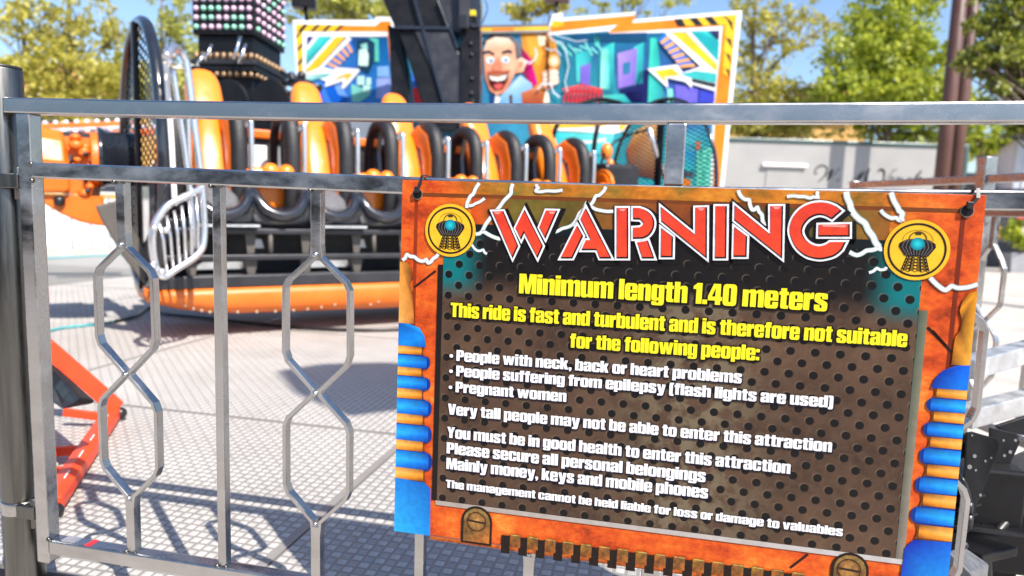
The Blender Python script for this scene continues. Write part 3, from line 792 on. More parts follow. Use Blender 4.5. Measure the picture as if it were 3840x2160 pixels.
# ---- heavy condensed lettering, drawn glyph by glyph (corner x, y, rounding)
def RR(x0, y0, x1, y1, r): return [(x0, y0, r), (x0, y1, r), (x1, y1, r), (x1, y0, r)]
def flipx(c, w): return [(w - p[0],) + tuple(p[1:]) for p in c][::-1]
def rot180(c, w, h): return [(w - p[0], h - p[1]) + tuple(p[2:]) for p in c]
bowl_b = [(0, 0), (0, 1), (.26, 1), (.26, .755), (.36, .82, .08), (.64, .82, .17), (.64, -.02, .17), (.36, -.02, .08), (.25, .05), (.25, 0)]
hole_b = RR(.26, .12, .385, .68, .05)
arch_n = [(0, 0), (0, .8), (.25, .8), (.25, .73), (.36, .82, .08), (.64, .82, .17), (.64, 0), (.385, 0), (.385, .67, .05), (.26, .67, .05), (.26, 0)]
GL = {
 'o': (.65, [RR(0, -.02, .65, .82, .19)], [RR(.26, .12, .39, .68, .06)]),
 'n': (.64, [arch_n], []), 'u': (.64, [rot180(arch_n, .64, .8)], []),
 'h': (.64, [[(0, 0), (0, 1), (.26, 1), (.26, .74), (.36, .82, .08), (.64, .82, .17), (.64, 0), (.385, 0), (.385, .67, .05), (.26, .67, .05), (.26, 0)]], []),
 'm': (1.02, [[(0, 0), (0, .8), (.25, .8), (.25, .73), (.35, .82, .08), (.6, .82, .1), (.64, .73), (.74, .82, .08), (1.02, .82, .17), (1.02, 0), (.765, 0), (.765, .67, .05), (.64, .67, .05), (.64, 0), (.385, 0), (.385, .67, .05), (.26, .67, .05), (.26, 0)]], []),
 'r': (.45, [[(0, 0), (0, .8), (.25, .8), (.25, .68), (.34, .82, .1), (.45, .82), (.45, .55), (.26, .53, .08), (.26, 0)]], []),
 'i': (.26, [[(0, 0), (0, .8), (.26, .8), (.26, 0)], [(0, .87), (0, 1.0), (.26, 1.0), (.26, .87)]], []),
 'l': (.26, [[(0, 0), (0, 1), (.26, 1), (.26, 0)]], []),
 't': (.43, [[(.08, 0, .1), (.08, .66), (0, .66), (0, .8), (.08, .8), (.08, .96), (.34, .96), (.34, .8), (.43, .8), (.43, .66), (.34, .66), (.34, .14, .03), (.43, .14), (.43, 0)]], []),
 'f': (.43, [[(.08, 0), (.08, .66), (0, .66), (0, .8), (.08, .8), (.08, 1, .13), (.43, 1), (.43, .86), (.34, .86, .03), (.34, .8), (.43, .8), (.43, .66), (.34, .66), (.34, 0)]], []),
 'e': (.64, [[(0, -.02, .18), (0, .82, .18), (.64, .82, .18), (.64, .36), (.26, .36), (.26, .12, .05), (.385, .12, .05), (.385, .28), (.64, .28), (.64, -.02, .18)]], [RR(.26, .47, .385, .69, .05)]),
 'c': (.63, [[(0, -.02, .18), (0, .82, .18), (.63, .82, .18), (.63, .48), (.385, .48), (.385, .69, .05), (.26, .69, .05), (.26, .11, .05), (.385, .11, .05), (.385, .33), (.63, .33), (.63, -.02, .18)]], []),
 'a': (.63, [[(0, -.02, .13), (0, .42, .1), (.38, .50), (.38, .69, .04), (.26, .69, .04), (.26, .54), (0, .54), (0, .82, .17), (.63, .82, .17), (.63, 0), (.39, 0), (.39, .06), (.3, -.02, .05)]], [[(.26, .13, .03), (.26, .34, .04), (.38, .40), (.38, .13, .03)]]),
 's': (.6, [[(0, -.02, .16), (0, .26), (.24, .26), (.24, .11, .04), (.36, .11, .04), (.36, .25, .04), (0, .44, .08), (0, .82, .16), (.59, .82, .16), (.59, .56), (.35, .56), (.35, .69, .04), (.25, .69, .04), (.25, .56, .04), (.6, .38, .08), (.6, -.02, .16)]], []),
 'b': (.64, [bowl_b], [hole_b]), 'd': (.64, [flipx(bowl_b, .64)], [hole_b and RR(.255, .12, .38, .68, .05)]),
 'p': (.64, [[(p[0], .8 - p[1]) + tuple(p[2:]) for p in bowl_b][::-1]], [RR(.26, .12, .385, .68, .05)]),
 'g': (.64, [[(.28, .02, .05), (0, .02, .15), (0, .82, .17), (.29, .82, .06), (.39, .74), (.39, .8), (.64, .8), (.64, -.2, .17), (.02, -.2, .13), (.02, -.03), (.26, -.03), (.26, -.09, .02), (.385, -.09, .02), (.385, .08)]], [RR(.26, .16, .385, .68, .05)]),
 'y': (.66, [[(0, .8), (.25, .8), (.335, .3), (.41, .8), (.66, .8), (.50, -.06, .02), (.44, -.2, .08), (.06, -.2), (.06, -.05), (.19, -.05), (.2, 0)]], []),
 'k': (.66, [[(0, 0), (0, 1), (.26, 1), (.26, .52), (.38, .8), (.64, .8), (.49, .45), (.66, 0), (.39, 0), (.28, .36), (.26, .32), (.26, 0)]], []),
 'v': (.66, [[(0, .8), (.25, .8), (.33, .3), (.41, .8), (.66, .8), (.49, 0), (.17, 0)]], []),
 'w': (1.0, [[(0, .8), (.24, .8), (.3, .35), (.37, .8), (.63, .8), (.7, .35), (.76, .8), (1.0, .8), (.85, 0), (.58, 0), (.5, .42), (.42, 0), (.15, 0)]], []),
 'M': (.94, [[(0, 0), (0, 1), (.36, 1), (.47, .45), (.58, 1), (.94, 1), (.94, 0), (.7, 0), (.7, .62), (.57, 0), (.37, 0), (.24, .62), (.24, 0)]], []),
 'T': (.62, [[(0, 1), (.62, 1), (.62, .83), (.445, .83), (.445, 0), (.175, 0), (.175, .83), (0, .83)]], []),
 'P': (.65, [[(0, 0), (0, 1), (.65, 1, .19), (.65, .37, .19), (.27, .37), (.27, 0)]], [RR(.27, .52, .39, .85, .05)]),
 'V': (.7, [[(0, 1), (.27, 1), (.35, .33), (.43, 1), (.7, 1), (.52, 0), (.18, 0)]], []),
 'Y': (.68, [[(0, 1), (.26, 1), (.34, .64), (.42, 1), (.68, 1), (.475, .42), (.475, 0), (.205, 0), (.205, .42)]], []),
 '1': (.42, [[(.15, 0), (.15, .72), (0, .72), (0, .84), (.2, 1), (.42, 1), (.42, 0)]], []),
 '4': (.68, [[(.36, 0), (.36, .2), (0, .2), (0, .38), (.26, 1), (.6, 1), (.6, .37), (.68, .37), (.68, .2), (.6, .2), (.6, 0)]], [[(.16, .37), (.36, .84), (.36, .37)]]),
 '0': (.66, [RR(0, -.02, .66, 1.02, .19)], [RR(.265, .14, .395, .86, .06)]),
 '.': (.22, [RR(0, 0, .22, .2, 0)], []), ':': (.22, [RR(0, .02, .22, .22, 0), RR(0, .56, .22, .76, 0)], []),
 ',': (.22, [[(0, .2), (.22, .2), (.22, 0), (.11, -.15), (.04, -.15), (.09, 0), (0, 0)]], []),
 '(': (.33, [[(0, -.14, .14), (0, 1.02, .14), (.33, 1.02), (.33, .89), (.25, .85, .03), (.25, .03, .03), (.33, -.01), (.33, -.14)]], []),
 '\u2022': (.30, [RR(0, .26, .30, .56, .14)], []),
}
GL[')'] = (.33, [flipx(GL['('][1][0], .33)], [])
def rounded(c):
    out = []; n = len(c)
    for i in range(n):
        p = Vector(c[i][:2]); r = c[i][2] if len(c[i]) > 2 else 0
        if r <= 0: out.append(p); continue
        a, b = Vector(c[i - 1][:2]), Vector(c[(i + 1) % n][:2])
        da, db = a - p, b - p; k = min(r, da.length * 0.49, db.length * 0.49)
        q0, q1 = p + da.normalized() * k, p + db.normalized() * k
        for t in (0, .25, .5, .75, 1): out.append(q0 * (1 - t) ** 2 + p * 2 * t * (1 - t) + q1 * t * t)
    return out
def text_line(text, p0, p1, cap, col, rim, rim_col, shift, layer=8, gap=.055, space=.26):
    """text set along the baseline p0-p1 (sign u, v) at cap height cap, stretched to fit"""
    wd = 0; places = []
    for ch in text:
        if ch == ' ': wd += space; continue
        places.append((ch, wd)); wd += GL[ch][0] + gap
    wd -= gap
    a, b = Vector(p0), Vector(p1); ux = (b - a) / wd; uy = Vector((ux.y, -ux.x)).normalized() * cap
    def tf(q): r = a + ux * q[0] + uy * q[1]; return (r.x, r.y)
    art = Art(sign_pt)
    for ch, x in places:
        w_, outs, holes = GL[ch]
        for c in outs:
            P = [tf((q.x + x, q.y)) for q in outset(rounded(c), 0.010)]
            R = [(q[0] + shift[0] * cap, q[1] + shift[1] * cap) for q in outset(P, rim * cap)]
            art.poly(R, rim_col, layer)
            H = []
            if c is outs[0]: H = [[tf((q.x + x, q.y)) for q in outset(rounded(h), -0.012)] for h in holes]
            art.poly(P, col, layer + 1.5, H)
    return art.build('text_line', inkm, sign)
YEL, WH2, BLK, NAV = ink(255, 240, 40), ink(250, 250, 252), ink(12, 10, 10), ink(16, 10, 44)
def vcap(pb, pt): return abs(pb[1] - pt[1])
text_line('Minimum length 1.40 meters', sp(1948, 1098), sp(3098, 1165), vcap(sp(1948, 1098), sp(1948, 1026)), YEL, .085, BLK, (0.02, 0.03))
text_line('This ride is fast and turbulent and is therefore not suitable', sp(1692, 1186), sp(3397, 1299), vcap(sp(1693, 1186), sp(1693, 1134)), YEL, .085, BLK, (0.02, 0.03))
text_line('for the following people:', sp(2138, 1301), sp(2845, 1350), vcap(sp(2138, 1301), sp(2138, 1249)), YEL, .085, BLK, (0.02, 0.03))
for txt, p0, p1, c0, c1 in (
    ('\u2022 People with neck, back or heart problems', sp(1688, 1349), sp(2779, 1435.5), sp(1717, 1351), sp(1717, 1311)),
    ('\u2022 People suffering from epilepsy (flash lights are used)', sp(1687, 1406), sp(3121, 1527), sp(1716, 1408), sp(1716, 1369)),
    ('\u2022 Pregnant women', sp(1685, 1466), sp(2124, 1505), sp(1715, 1468), sp(1715, 1429)),
    ('Very tall people may not be able to enter this attraction', sp(1682, 1551), sp(3116, 1693), sp(1682, 1551), sp(1682, 1511.5)),
    ('You must be in good health to enter this attraction', sp(1679, 1638), sp(2961, 1774), sp(1679, 1638), sp(1679, 1598)),
    ('Please secure all personal belongings', sp(1677, 1697), sp(2644, 1805), sp(1677, 1697), sp(1677, 1656)),
    ('Mainly money, keys and mobile phones', sp(1676, 1755), sp(2653, 1866), sp(1676, 1755), sp(1676, 1714)),
    ('The management cannot be held liable for loss or damage to valuables', sp(1674, 1825), sp(3157, 2007), sp(1674, 1825), sp(1674, 1796))):
    text_line(txt, p0, p1, vcap(c0, c1), WH2, .06, NAV, (0.05, 0.06))

# ---- blue insulators with copper windings printed at both sides
def insulator(edge_u, side, rows, cap_top, end_top, knob):
    """side +1: grows to the right from the left edge; rows (v0, v1, reach, colour)"""
    a = Art(sign_pt)
    B0, B1, B2 = ink(0, 50, 140), ink(0, 120, 226), ink(40, 186, 255)
    O0, O1, O2 = ink(120, 60, 12), ink(240, 150, 40), ink(255, 196, 96)
    for i, (v0_, v1_, reach, kind) in enumerate(rows):
        lo, mi, hi = (B0, B1, B2) if kind == 'b' else (O0, O1, O2)
        n = 10; L0 = 5 + (i % 2) * 0.7
        if kind == 'b':
            pts = [(0, v0_)] + [(reach * (1 - 0.16 * (1 - math.sin(PI * k / n)) if 0 < k < n else reach * 0.86) if False else reach * (0.76 + 0.24 * (1 - abs(2 * k / n - 1) ** 2.6) ** 0.5), v0_ + (v1_ - v0_) * k / n) for k in range(n + 1)] + [(0, v1_)]
        else:
            pts = [(0, v0_)] + [(reach * (1.0 - 0.06 * math.sin(PI * k / n)), v0_ + (v1_ - v0_) * k / n) for k in range(n + 1)] + [(0, v1_)]
        P = [(edge_u + side * p[0], p[1]) for p in pts]
        a.poly(P, lo, L0)
        def band(f0, f1, cA, cB, l):
            d = v1_ - v0_
            a.poly([(edge_u, v0_ + d * f0), (edge_u + side * reach * 0.90, v0_ + d * f0), (edge_u + side * reach * 0.90, v0_ + d * f1), (edge_u, v0_ + d * f1)], [cA, lo, cB[1], cB[0]], l)
        band(0.06, 0.5, mi, (hi, mi), L0 + 1.5)
        d = v1_ - v0_; a.poly([(edge_u, v0_ + d * .5), (edge_u + side * reach * .9, v0_ + d * .5), (edge_u + side * reach * .9, v0_ + d * .9), (edge_u, v0_ + d * .9)], [hi, mi, lo, mi], L0 + 1.5)
    a.poly([(edge_u + side * x, v) for x, v in cap_top[0]], [cap_top[1][i % len(cap_top[1])] for i in range(len(cap_top[0]))], 7.5)
    a.poly([(edge_u + side * x, v) for x, v in end_top[0]], [end_top[1][i % len(end_top[1])] for i in range(len(end_top[0]))], 7.5)
    a.poly([(edge_u + side * x, v) for x, v in knob[0]], [knob[1][i % len(knob[1])] for i in range(len(knob[0]))], 7.0)
    a.build('insulator_print', ink_mat('insulator_ink', 0.38, mottle=0.14, mscale=110), sign)
def LV(y): return CA(200, y)[1]
def LU(x, y): return CA(x, y)[0]
BL = [ink(0, 84, 180), ink(10, 140, 236), ink(30, 166, 250)]
rowsL = [(LV(85), LV(142), .0475, 'o'), (LV(137), LV(222), .0585, 'b'), (LV(205), LV(270), .0480, 'o'), (LV(262), LV(348), .0600, 'b'), (LV(335), LV(405), .0500, 'o'), (LV(395), LV(500), .0635, 'b'),
         (LV(478), LV(555), .0530, 'o'), (LV(545), LV(655), .0650, 'b'), (LV(630), LV(712), .0545, 'o'), (LV(700), LV(820), .0670, 'b'), (LV(795), LV(885), .0570, 'o')]
insulator(0.0, 1, rowsL,
          ([(0, C6(210, 1245)[1]), (.020, C6(260, 1252)[1]), (.038, C6(350, 1285)[1]), (.047, C6(400, 1350)[1]), (.0505, LV(88)), (0, LV(88))], [BL[0], BL[1], BL[2], BL[1], BL[0], BL[1]]),
          ([(0, LV(872)), (.055, LV(882)), (.0655, LV(915)), (.0668, SH), (0, SH)], [ink(20, 130, 220), ink(0, 90, 180), ink(0, 100, 190), ink(14, 140, 226), ink(40, 176, 250)]),
          ([(0, C6(220, 760)[1]), (.014, C6(270, 770)[1]), (.021, C6(300, 820)[1]), (.024, C6(305, 900)[1]), (.019, C6(290, 935)[1]), (.024, C6(310, 1010)[1]), (.027, C6(315, 1180)[1]), (.028, C6(320, 1256)[1]), (0, C6(210, 1245)[1])], [ink(226, 150, 60), ink(200, 120, 40), ink(130, 70, 20), ink(90, 40, 12), ink(160, 90, 30), ink(110, 54, 16), ink(210, 130, 50), ink(150, 80, 24), ink(246, 176, 90)]))
def RV(y): return CD(1560, y)[1]
rowsR = [(RV(340), RV(412), .0445, 'o'), (RV(405), RV(494), .0520, 'b'), (RV(484), RV(556), .0455, 'o'), (RV(552), RV(645), .0535, 'b'), (RV(636), RV(710), .0465, 'o'), (RV(705), RV(812), .0550, 'b'),
         (RV(802), RV(885), .0475, 'o'), (RV(880), RV(986), .0570, 'b'), (RV(976), RV(1064), .0490, 'o'), (RV(1060), RV(1172), .0590, 'b'), (RV(1165), RV(1262), .0510, 'o')]
BR = [ink(0, 48, 160), ink(0, 100, 226), ink(20, 160, 250)]
insulator(SW, -1, rowsR,
          ([(0, RV(200)), (.018, RV(208)), (.035, RV(242)), (.044, RV(290)), (.0480, RV(350)), (0, RV(350))], [BR[1], BR[1], BR[0], BR[0], BR[0], ink(10, 130, 240)]),
          ([(0, RV(1255)), (.052, RV(1265)), (.0625, RV(1320)), (.066, SH), (0, SH)], [ink(8, 96, 210), ink(0, 40, 150), ink(0, 48, 170), ink(4, 84, 200), ink(24, 170, 255)]),
          ([(0, C7(2200, 995)[1]), (.010, C7(2170, 1010)[1]), (.018, C7(2130, 1070)[1]), (.0205, C7(2100, 1150)[1]), (.0165, C7(2100, 1230)[1]), (.017, C7(2080, 1300)[1]), (.0225, C7(2040, 1360)[1]), (.0235, RV(80)), (.0245, RV(204)), (0, RV(204))], [ink(226, 150, 30), ink(200, 120, 20), ink(140, 80, 12), ink(236, 150, 40), ink(90, 50, 10), ink(110, 60, 12), ink(240, 150, 30), ink(200, 120, 30), ink(110, 60, 14), ink(246, 176, 60)]))

# ---- rusty comb, brackets and slotted screws along the bottom
cb = Art(sign_pt)
rv0 = CA(372, 1165)[1] - CA(372, 1000)[1] + PV1
def rust(k=0): return [ink(150 + 20 * (k % 3), 92 + 16 * ((k * 2) % 3), 36), ink(110, 84, 44), ink(176, 100, 40), ink(126, 72, 30)]
V_base = PV1 + 0.072
cb.poly([(0.067, V_base), (SW - 0.066, V_base), (SW - 0.066, SH), (0.067, SH)], [ink(150, 70, 24), ink(140, 66, 22), ink(196, 96, 34), ink(206, 104, 36)], 5)
u_first = CA(810, 1200)[0]; pitch = (CA(1335, 1250)[0] - u_first) / 5.0
k = 0; u = u_first
while u < PU1 - 0.12:
    cb.poly([(u - pitch * .5, V_base - 0.026), (u, V_base - 0.026), (u, V_base + 0.006), (u - pitch * .5, V_base + 0.006)], ink(30, 16, 10), 5.6)
    cb.poly([(u, V_base - 0.030), (u + pitch * 0.60, V_base - 0.030), (u + pitch * 0.60, SH), (u, SH)], rust(k), 6.2)
    cb.poly([(u + 0.0015, V_base - 0.029), (u + pitch * 0.57, V_base - 0.029), (u + pitch * 0.57, V_base - 0.0275), (u + 0.0015, V_base - 0.0275)], ink(196, 160, 90), 7)
    k += 1; u += pitch
def bracket(u0, u1, v0_, c):
    n = 10; r = (u1 - u0) / 2
    pts = [(u0, SH), (u0, v0_ + r)] + [(u0 + r - r * math.cos(PI * k / n), v0_ + r - r * math.sin(PI * k / n)) for k in range(1, n)] + [(u1, v0_ + r), (u1, SH)]
    cb.poly(outset(pts, 0.004), ink(34, 18, 10), 5.8)
    cb.poly(pts, [ink(126, 86, 40), ink(110, 80, 40)] + [ink(140, 110, 60)] * (n - 1) + [ink(130, 90, 46), ink(190, 110, 44)], 7)
    cb.disc(c, 0.0175, 0.0175, ink(70, 44, 22), 7.6); cb.disc(c, 0.0155, 0.0155, ink(190, 140, 76), 8.2, 24, edge=ink(130, 88, 44))
    cb.stroke([(c[0] - 0.0150, c[1] - 0.001), (c[0] + 0.0150, c[1] + 0.001)], 0.0035, ink(52, 34, 20), 8.8)
bracket(CA(535, 1150)[0], CA(690, 1150)[0], CA(610, 1047)[1], CA(612, 1125))
bracket(CD(793, 1440)[0], CD(985, 1440)[0], CD(890, 1322)[1], CD(885, 1408))
cb.build('rusty_comb_print', ink_mat('rust_ink', 0.42, mottle=0.45, mscale=150), sign)

# tie holes
for c in (C6(354, 228), C7(2120, 362)):
    ho = Art(sign_pt)
    ho.disc(c, 0.0090, 0.0090, ink(150, 140, 130), 8); ho.disc(c, 0.0080, 0.0080, ink(22, 20, 20), 8.6)
    ho.build('tie_hole', inkm, sign)
for c, lab, lean in ((C6(354, 222), 'black cable tie through the sign hole beside the left emblem', 0.006), (C7(2124, 350), 'black cable tie through the sign hole above the right emblem', 0.012)):
    p = sign_pt(*c, 10); top = interp(p.x, MID) + T / 2
    tie = thing('cable_tie', lab, 'cable tie', tuple(p), 'cable ties holding the sign')
    b = MB()
    x1 = p.x + lean
    b.ribbon([(p.x, p.y + 0.004, p.z), (p.x + 0.001, p.y - 0.0028, p.z + 0.004), (x1 - 0.001, -0.0350, top - 0.012), (x1, -0.0290, top + 0.0015), (x1, -0.0200, top + 0.0030), (x1, 0.0150, top + 0.0022), (x1, 0.0180, top - 0.030)], 0.0015, 0.0048, (1, 0, 0))
    b.build('strap', black_plastic, tie)
    h = MB(); h.box((p.x + 0.0005, p.y - 0.0035, p.z + 0.006), (0.0085, 0.0060, 0.0100)); h.build('lock_head', black_plastic, tie, bevel=0.001)

# ------------------------------------------------------------------ the ride's gondola: one thing, built in its own frame (x along the seat row, y to the back)
TH = math.radians(45.6)
RH, FH = Vector((_cy, -_sy, 0)), Vector((_sy, _cy, 0))
GB = Vector((CAM.x, CAM.y, 0)) - RH * 1.5 + FH * 3.93
SG = 1.115                           # the whole gondola stands this much farther off and is this much larger
GB = CAM + (GB - CAM) * SG
gond = thing('ride_gondola', 'orange and black fairground ride gondola with a row of seats behind the barrier', 'ride gondola', tuple(GB), rz=TH)
gond.scale = (SG, SG, SG)
PITCH_S, SEAT0, NS = 0.605, -0.158, 5
perf_open = mesh_mat('fine_wire_mesh', (0.008, 0.008, 0.010, 1), 44, 0.41)
perf = mesh_mat('perforated_black_sheet', (0.008, 0.008, 0.010, 1), 30, 0.33)

def rbox_ring(c, hw, hd, n=16, p=3.0, ax=Vector((1, 0, 0)), ay=Vector((0, 1, 0))):
    out = []
    for k in range(n):
        a = 2 * PI * k / n; ca, sa = math.cos(a), math.sin(a)
        out.append(Vector(c) + ax * hw * math.copysign(abs(ca) ** (2 / p), ca) + ay * hd * math.copysign(abs(sa) ** (2 / p), sa))
    return out

def make_seat():
    s = MB(); s.smooth = True
    prof = [(0.10, 0.80, .100, .05), (0.13, 0.90, .112, .06), (0.19, 1.05, .112, .065), (0.26, 1.20, .105, .065), (0.33, 1.35, .104, .065), (0.385, 1.46, .103, .062), (0.415, 1.53, .090, .052), (0.43, 1.57, .062, .036), (0.435, 1.585, .02, .014)]
    s.loft([rbox_ring((0, y, z), hw, hd, 20, 2.8, Vector((1, 0, 0)), Vector((0, 0.91, -0.41))) for y, z, hw, hd in prof])
    seat = s.build('seat', orange_gloss, gond, local=True, subsurf=1)
    c = MB(); c.smooth = True
    prof = [(0.045, 0.80, .085, .03), (0.06, 0.88, .102, .045), (0.10, 1.0, .104, .05), (0.165, 1.14, .096, .05), (0.225, 1.26, .070, .045), (0.262, 1.325, .035, .03), (0.275, 1.345, .008, .008)]
    c.loft([rbox_ring((0, y, z), hw, hd, 20, 2.6, Vector((1, 0, 0)), Vector((0, 0.91, -0.41))) for y, z, hw, hd in prof])
    c.build('back_cushion', orange_gloss, seat, local=True, subsurf=1)
    for side, xo in ((-1, -0.212), (1, 0.103)):
        a = MB()
        a.tube(smooth_path([(xo, -0.03, 0.76), (xo, -0.055, 0.95), (xo, -0.055, 1.16), (xo, -0.01, 1.285), (xo, 0.10, 1.335), (xo, 0.21, 1.295), (xo, 0.27, 1.18), (xo, 0.28, 1.0)], 6), 0.046, 14)
        a.build('shoulder_pad', black_foam, seat, local=True)
        if side < 0:
            l = MB(); l.prism([(0.12, 0.78), (0.10, 1.0), (0.13, 1.16), (0.09, 1.30), (0.20, 1.28), (0.265, 1.18), (0.275, 0.95), (0.26, 0.78)], (0, 1, 0), (0, 0, 1), (1, 0, 0), (xo - 0.02, 0, 0), 0.03); l.build('pad_shell', black_gloss, seat, local=True, bevel=0.006)
        h = MB()
        h.tube(smooth_path([(xo + 0.030, -0.05, 1.225), (xo + 0.050, -0.072, 1.262), (xo + 0.055, -0.085, 1.265), (xo + 0.056, -0.094, 1.235), (xo + 0.056, -0.094, 1.02), (xo + 0.054, -0.085, 0.985), (xo + 0.03, -0.05, 0.985)], 5), 0.0155, 10)
        h.build('grab_handle', bright_tube, seat, local=True)
        b = MB(); b.box((xo + 0.034, -0.06, 1.12), (0.022, 0.02, 0.24)); b.build('handle_mount', black_plastic, seat, local=True, bevel=0.004)
        if side > 0:
            l = MB(); l.smooth = True
            path = [(-0.03, 0.75), (-0.045, 0.95), (-0.04, 1.14), (0.005, 1.25), (0.10, 1.30), (0.21, 1.26), (0.275, 1.15), (0.285, 0.92)]
            l.ribbon([(xo - 0.036, y + 0.045, z - 0.01) for y, z in path], 0.125, 0.03, (1, 0, 0)); l.smooth = False
            l.build('pad_lining', orange_paint, seat, local=True, bevel=0.01)
    g_ = MB(); g_.smooth = True
    for dx, rr_ in ((0.262, 0.050), (0.350, 0.046)): g_.sphere((dx, -0.085, 0.995), rr_, 16, 10, (1.0, 0.95, 1.0))
    g_.loft([rbox_ring((dx, -0.06, zz), hd, hh_, 14, 2.6, Vector((0, 1, 0)), Vector((0, 0, 1))) for dx, zz, hd, hh_ in ((0.12, 0.985, .03, .022), (0.17, 0.985, .045, .034), (0.24, 0.985, .045, .036), (0.36, 0.98, .04, .03), (0.40, 0.975, .02, .02))])
    g_.build('hand_grip', orange_gloss, seat, local=True)
    for k, xo in enumerate((0.0, PITCH_S / 2)):
        l = MB()
        l.tube(smooth_path([(xo - 0.150, -0.04, 0.93), (xo - 0.135, -0.13, 0.86), (xo - 0.085, -0.18, 0.785), (xo, -0.20, 0.755), (xo + 0.085, -0.18, 0.785), (xo + 0.135, -0.13, 0.86), (xo + 0.150, -0.04, 0.93)], 6), [0.028] * 4 + [0.034] * 29 + [0.028] * 4, 12)
        l.smooth = True
        l.loft([rbox_ring((xo, y, z), hw, hd, 16, 3.0) for y, z, hw, hd in ((-0.06, 0.715, .145, .10), (-0.06, 0.76, .150, .115), (-0.02, 0.80, .10, .06))])
        uc = [(-0.151, 0.70), (-0.151, 0.93), (-0.135, 0.865), (-0.085, 0.79), (0, 0.76), (0.085, 0.79), (0.135, 0.865), (0.151, 0.93), (0.151, 0.70)]
        l.prism([(a_ + xo, z_) for a_, z_ in uc], (1, 0, 0), (0, 0, 1), (0, 1, 0), (0, -0.165, 0), 0.10)
        l.build('seat_pan', black_gloss, seat, local=True)
    p = MB(); p.smooth = True
    p.loft([rbox_ring((0, y, z), hw, hd, 16, 3.0, Vector((1, 0, 0)), Vector((0, 0.5, 0.86))) for y, z, hw, hd in ((-0.145, 0.80, .075, .05), (-0.08, 0.835, .095, .075), (0.02, 0.86, .09, .075), (0.08, 0.88, .05, .05))])
    p.build('seat_cushion', grey_pad, seat, local=True)
    o = MB(); o.box((PITCH_S / 2 + 0.0, 0.12, 0.86), (0.20, 0.20, 0.14)); o.build('armrest', orange_gloss, seat, local=True, bevel=0.03)
    f = MB(); f.box((0.02, -0.20, 0.700), (0.30, 0.06, 0.012)); f.build('foot_plate', alu, seat, local=True)
    return seat
seat0 = make_seat()
seat0.location = (SEAT0, 0, 0)
for k in range(1, NS):
    c = copy_tree(seat0, gond); c.location = (SEAT0 + PITCH_S * k, 0, 0)
# frame under the seats
U0, U1 = -0.50, 3.05
fm = MB()
fm.beam((U0, -0.15, 0.668), (U1, -0.15, 0.668), 0.055, 0.030); fm.beam((U0, -0.16, 0.528), (U1, -0.16, 0.528), 0.055, 0.030)
fm.beam((U0, -0.15, 0.400), (U1, -0.15, 0.400), 0.08, 0.065)
fm.box(((U0 + U1) / 2, 0.10, 0.385), (U1 - U0, 0.50, 0.03)); fm.box(((U0 + U1) / 2, 0.36, 0.62), (U1 - U0, 0.05, 0.50))
fm.box(((U0 + U1) / 2, 0.25, 0.70), (U1 - U0, 0.60, 0.05))
fm.build('frame', dark_steel, gond, local=True, bevel=0.006)
st = MB()
x = U0 + 0.18
i = 0
while x < U1 - 0.1:
    st.prism([(x - 0.035, 0.515), (x + 0.035, 0.515), (x + 0.018, 0.43), (x - 0.018, 0.43)], (1, 0, 0), (0, 0, 1), (0, 1, 0), (0, -0.150, 0), 0.05)
    st.prism([(x - 0.030, 0.655), (x + 0.030, 0.655), (x + 0.018, 0.545), (x - 0.018, 0.545)], (1, 0, 0), (0, 0, 1), (0, 1, 0), (0, -0.140, 0), 0.05)
    if i % 2: st.tube([(x + 0.10, -0.16, 0.655), (x + 0.10, -0.165, 0.545)], 0.014, 8)
    x += PITCH_S / 2; i += 1
explode(st.build('strut', brown_grey, gond, local=True))
sp_ = MB()
for k in range(6):
    u = SEAT0 + 0.02 + k * PITCH_S
    sp_.prism([(u - 0.17, 0.455), (u + 0.17, 0.455), (u + 0.11, 0.495), (u - 0.11, 0.495)], (1, 0, 0), (0, 0, 1), (0, 1, 0), (0, -0.06, 0), 0.006)
    sp_.prism([(u + 0.14, 0.57), (u + 0.21, 0.57), (u + 0.195, 0.62), (u + 0.155, 0.62)], (1, 0, 0), (0, 0, 1), (0, 1, 0), (0, -0.06, 0), 0.006)
explode(sp_.build('step_plate', alu, gond, local=True))
# orange hull under the deck, rounded below
hl = MB(); hl.smooth = True
rings = []
for u in [U0 - 0.03 + (U1 - U0 + 0.06) * t / 24 for t in range(25)]:
    e = min(1, (u - U0 + 0.05) / 0.5); b = 0.215 - 0.02 * math.sin(PI * min(1, max(0, u / 2.8))) + 0.09 * (1 - e) ** 2
    rings.append([Vector((u, y, z)) for y, z in ((-0.185, 0.365), (-0.200, 0.33), (-0.195, (0.33 + b) / 2), (-0.165, b + 0.015), (-0.12, b), (0.3, b - 0.02), (0.52, b + 0.02), (0.56, 0.365))])
hl.loft(rings)
hl.build('hull', orange_paint, gond, local=True)
# bulb caps along the hull edge (pale, unlit)
cp = MB()
u = 0.60
for dx, z in ((0.66, .235), (0.71, .25), (0.76, .265), (0.80, .285), (0.84, .305), (0.44, .245), (0.36, .235), (0.28, .228), (0.2, .225), (0.1, .225), (0.0, .228), (-0.1, .232), (-0.36, .28), (-0.32, .262), (-0.28, .25), (-0.24, .24), (1.1, .24), (1.13, .265), (1.16, .29), (1.25, .30), (1.34, .305)):
    cp.sphere((dx, -0.186, z), 0.008, 8, 6)
explode(cp.build('bulb_cap', mat('pale_bulb_cap', (0.42, 0.30, 0.20, 1), 0.3, vary=0.05), gond, local=True))
bx = MB(); bx.box((1.24, -0.203, 0.245), (0.13, 0.012, 0.035)); bx.build('hull_badge', black_paint, gond, local=True, bevel=0.012)
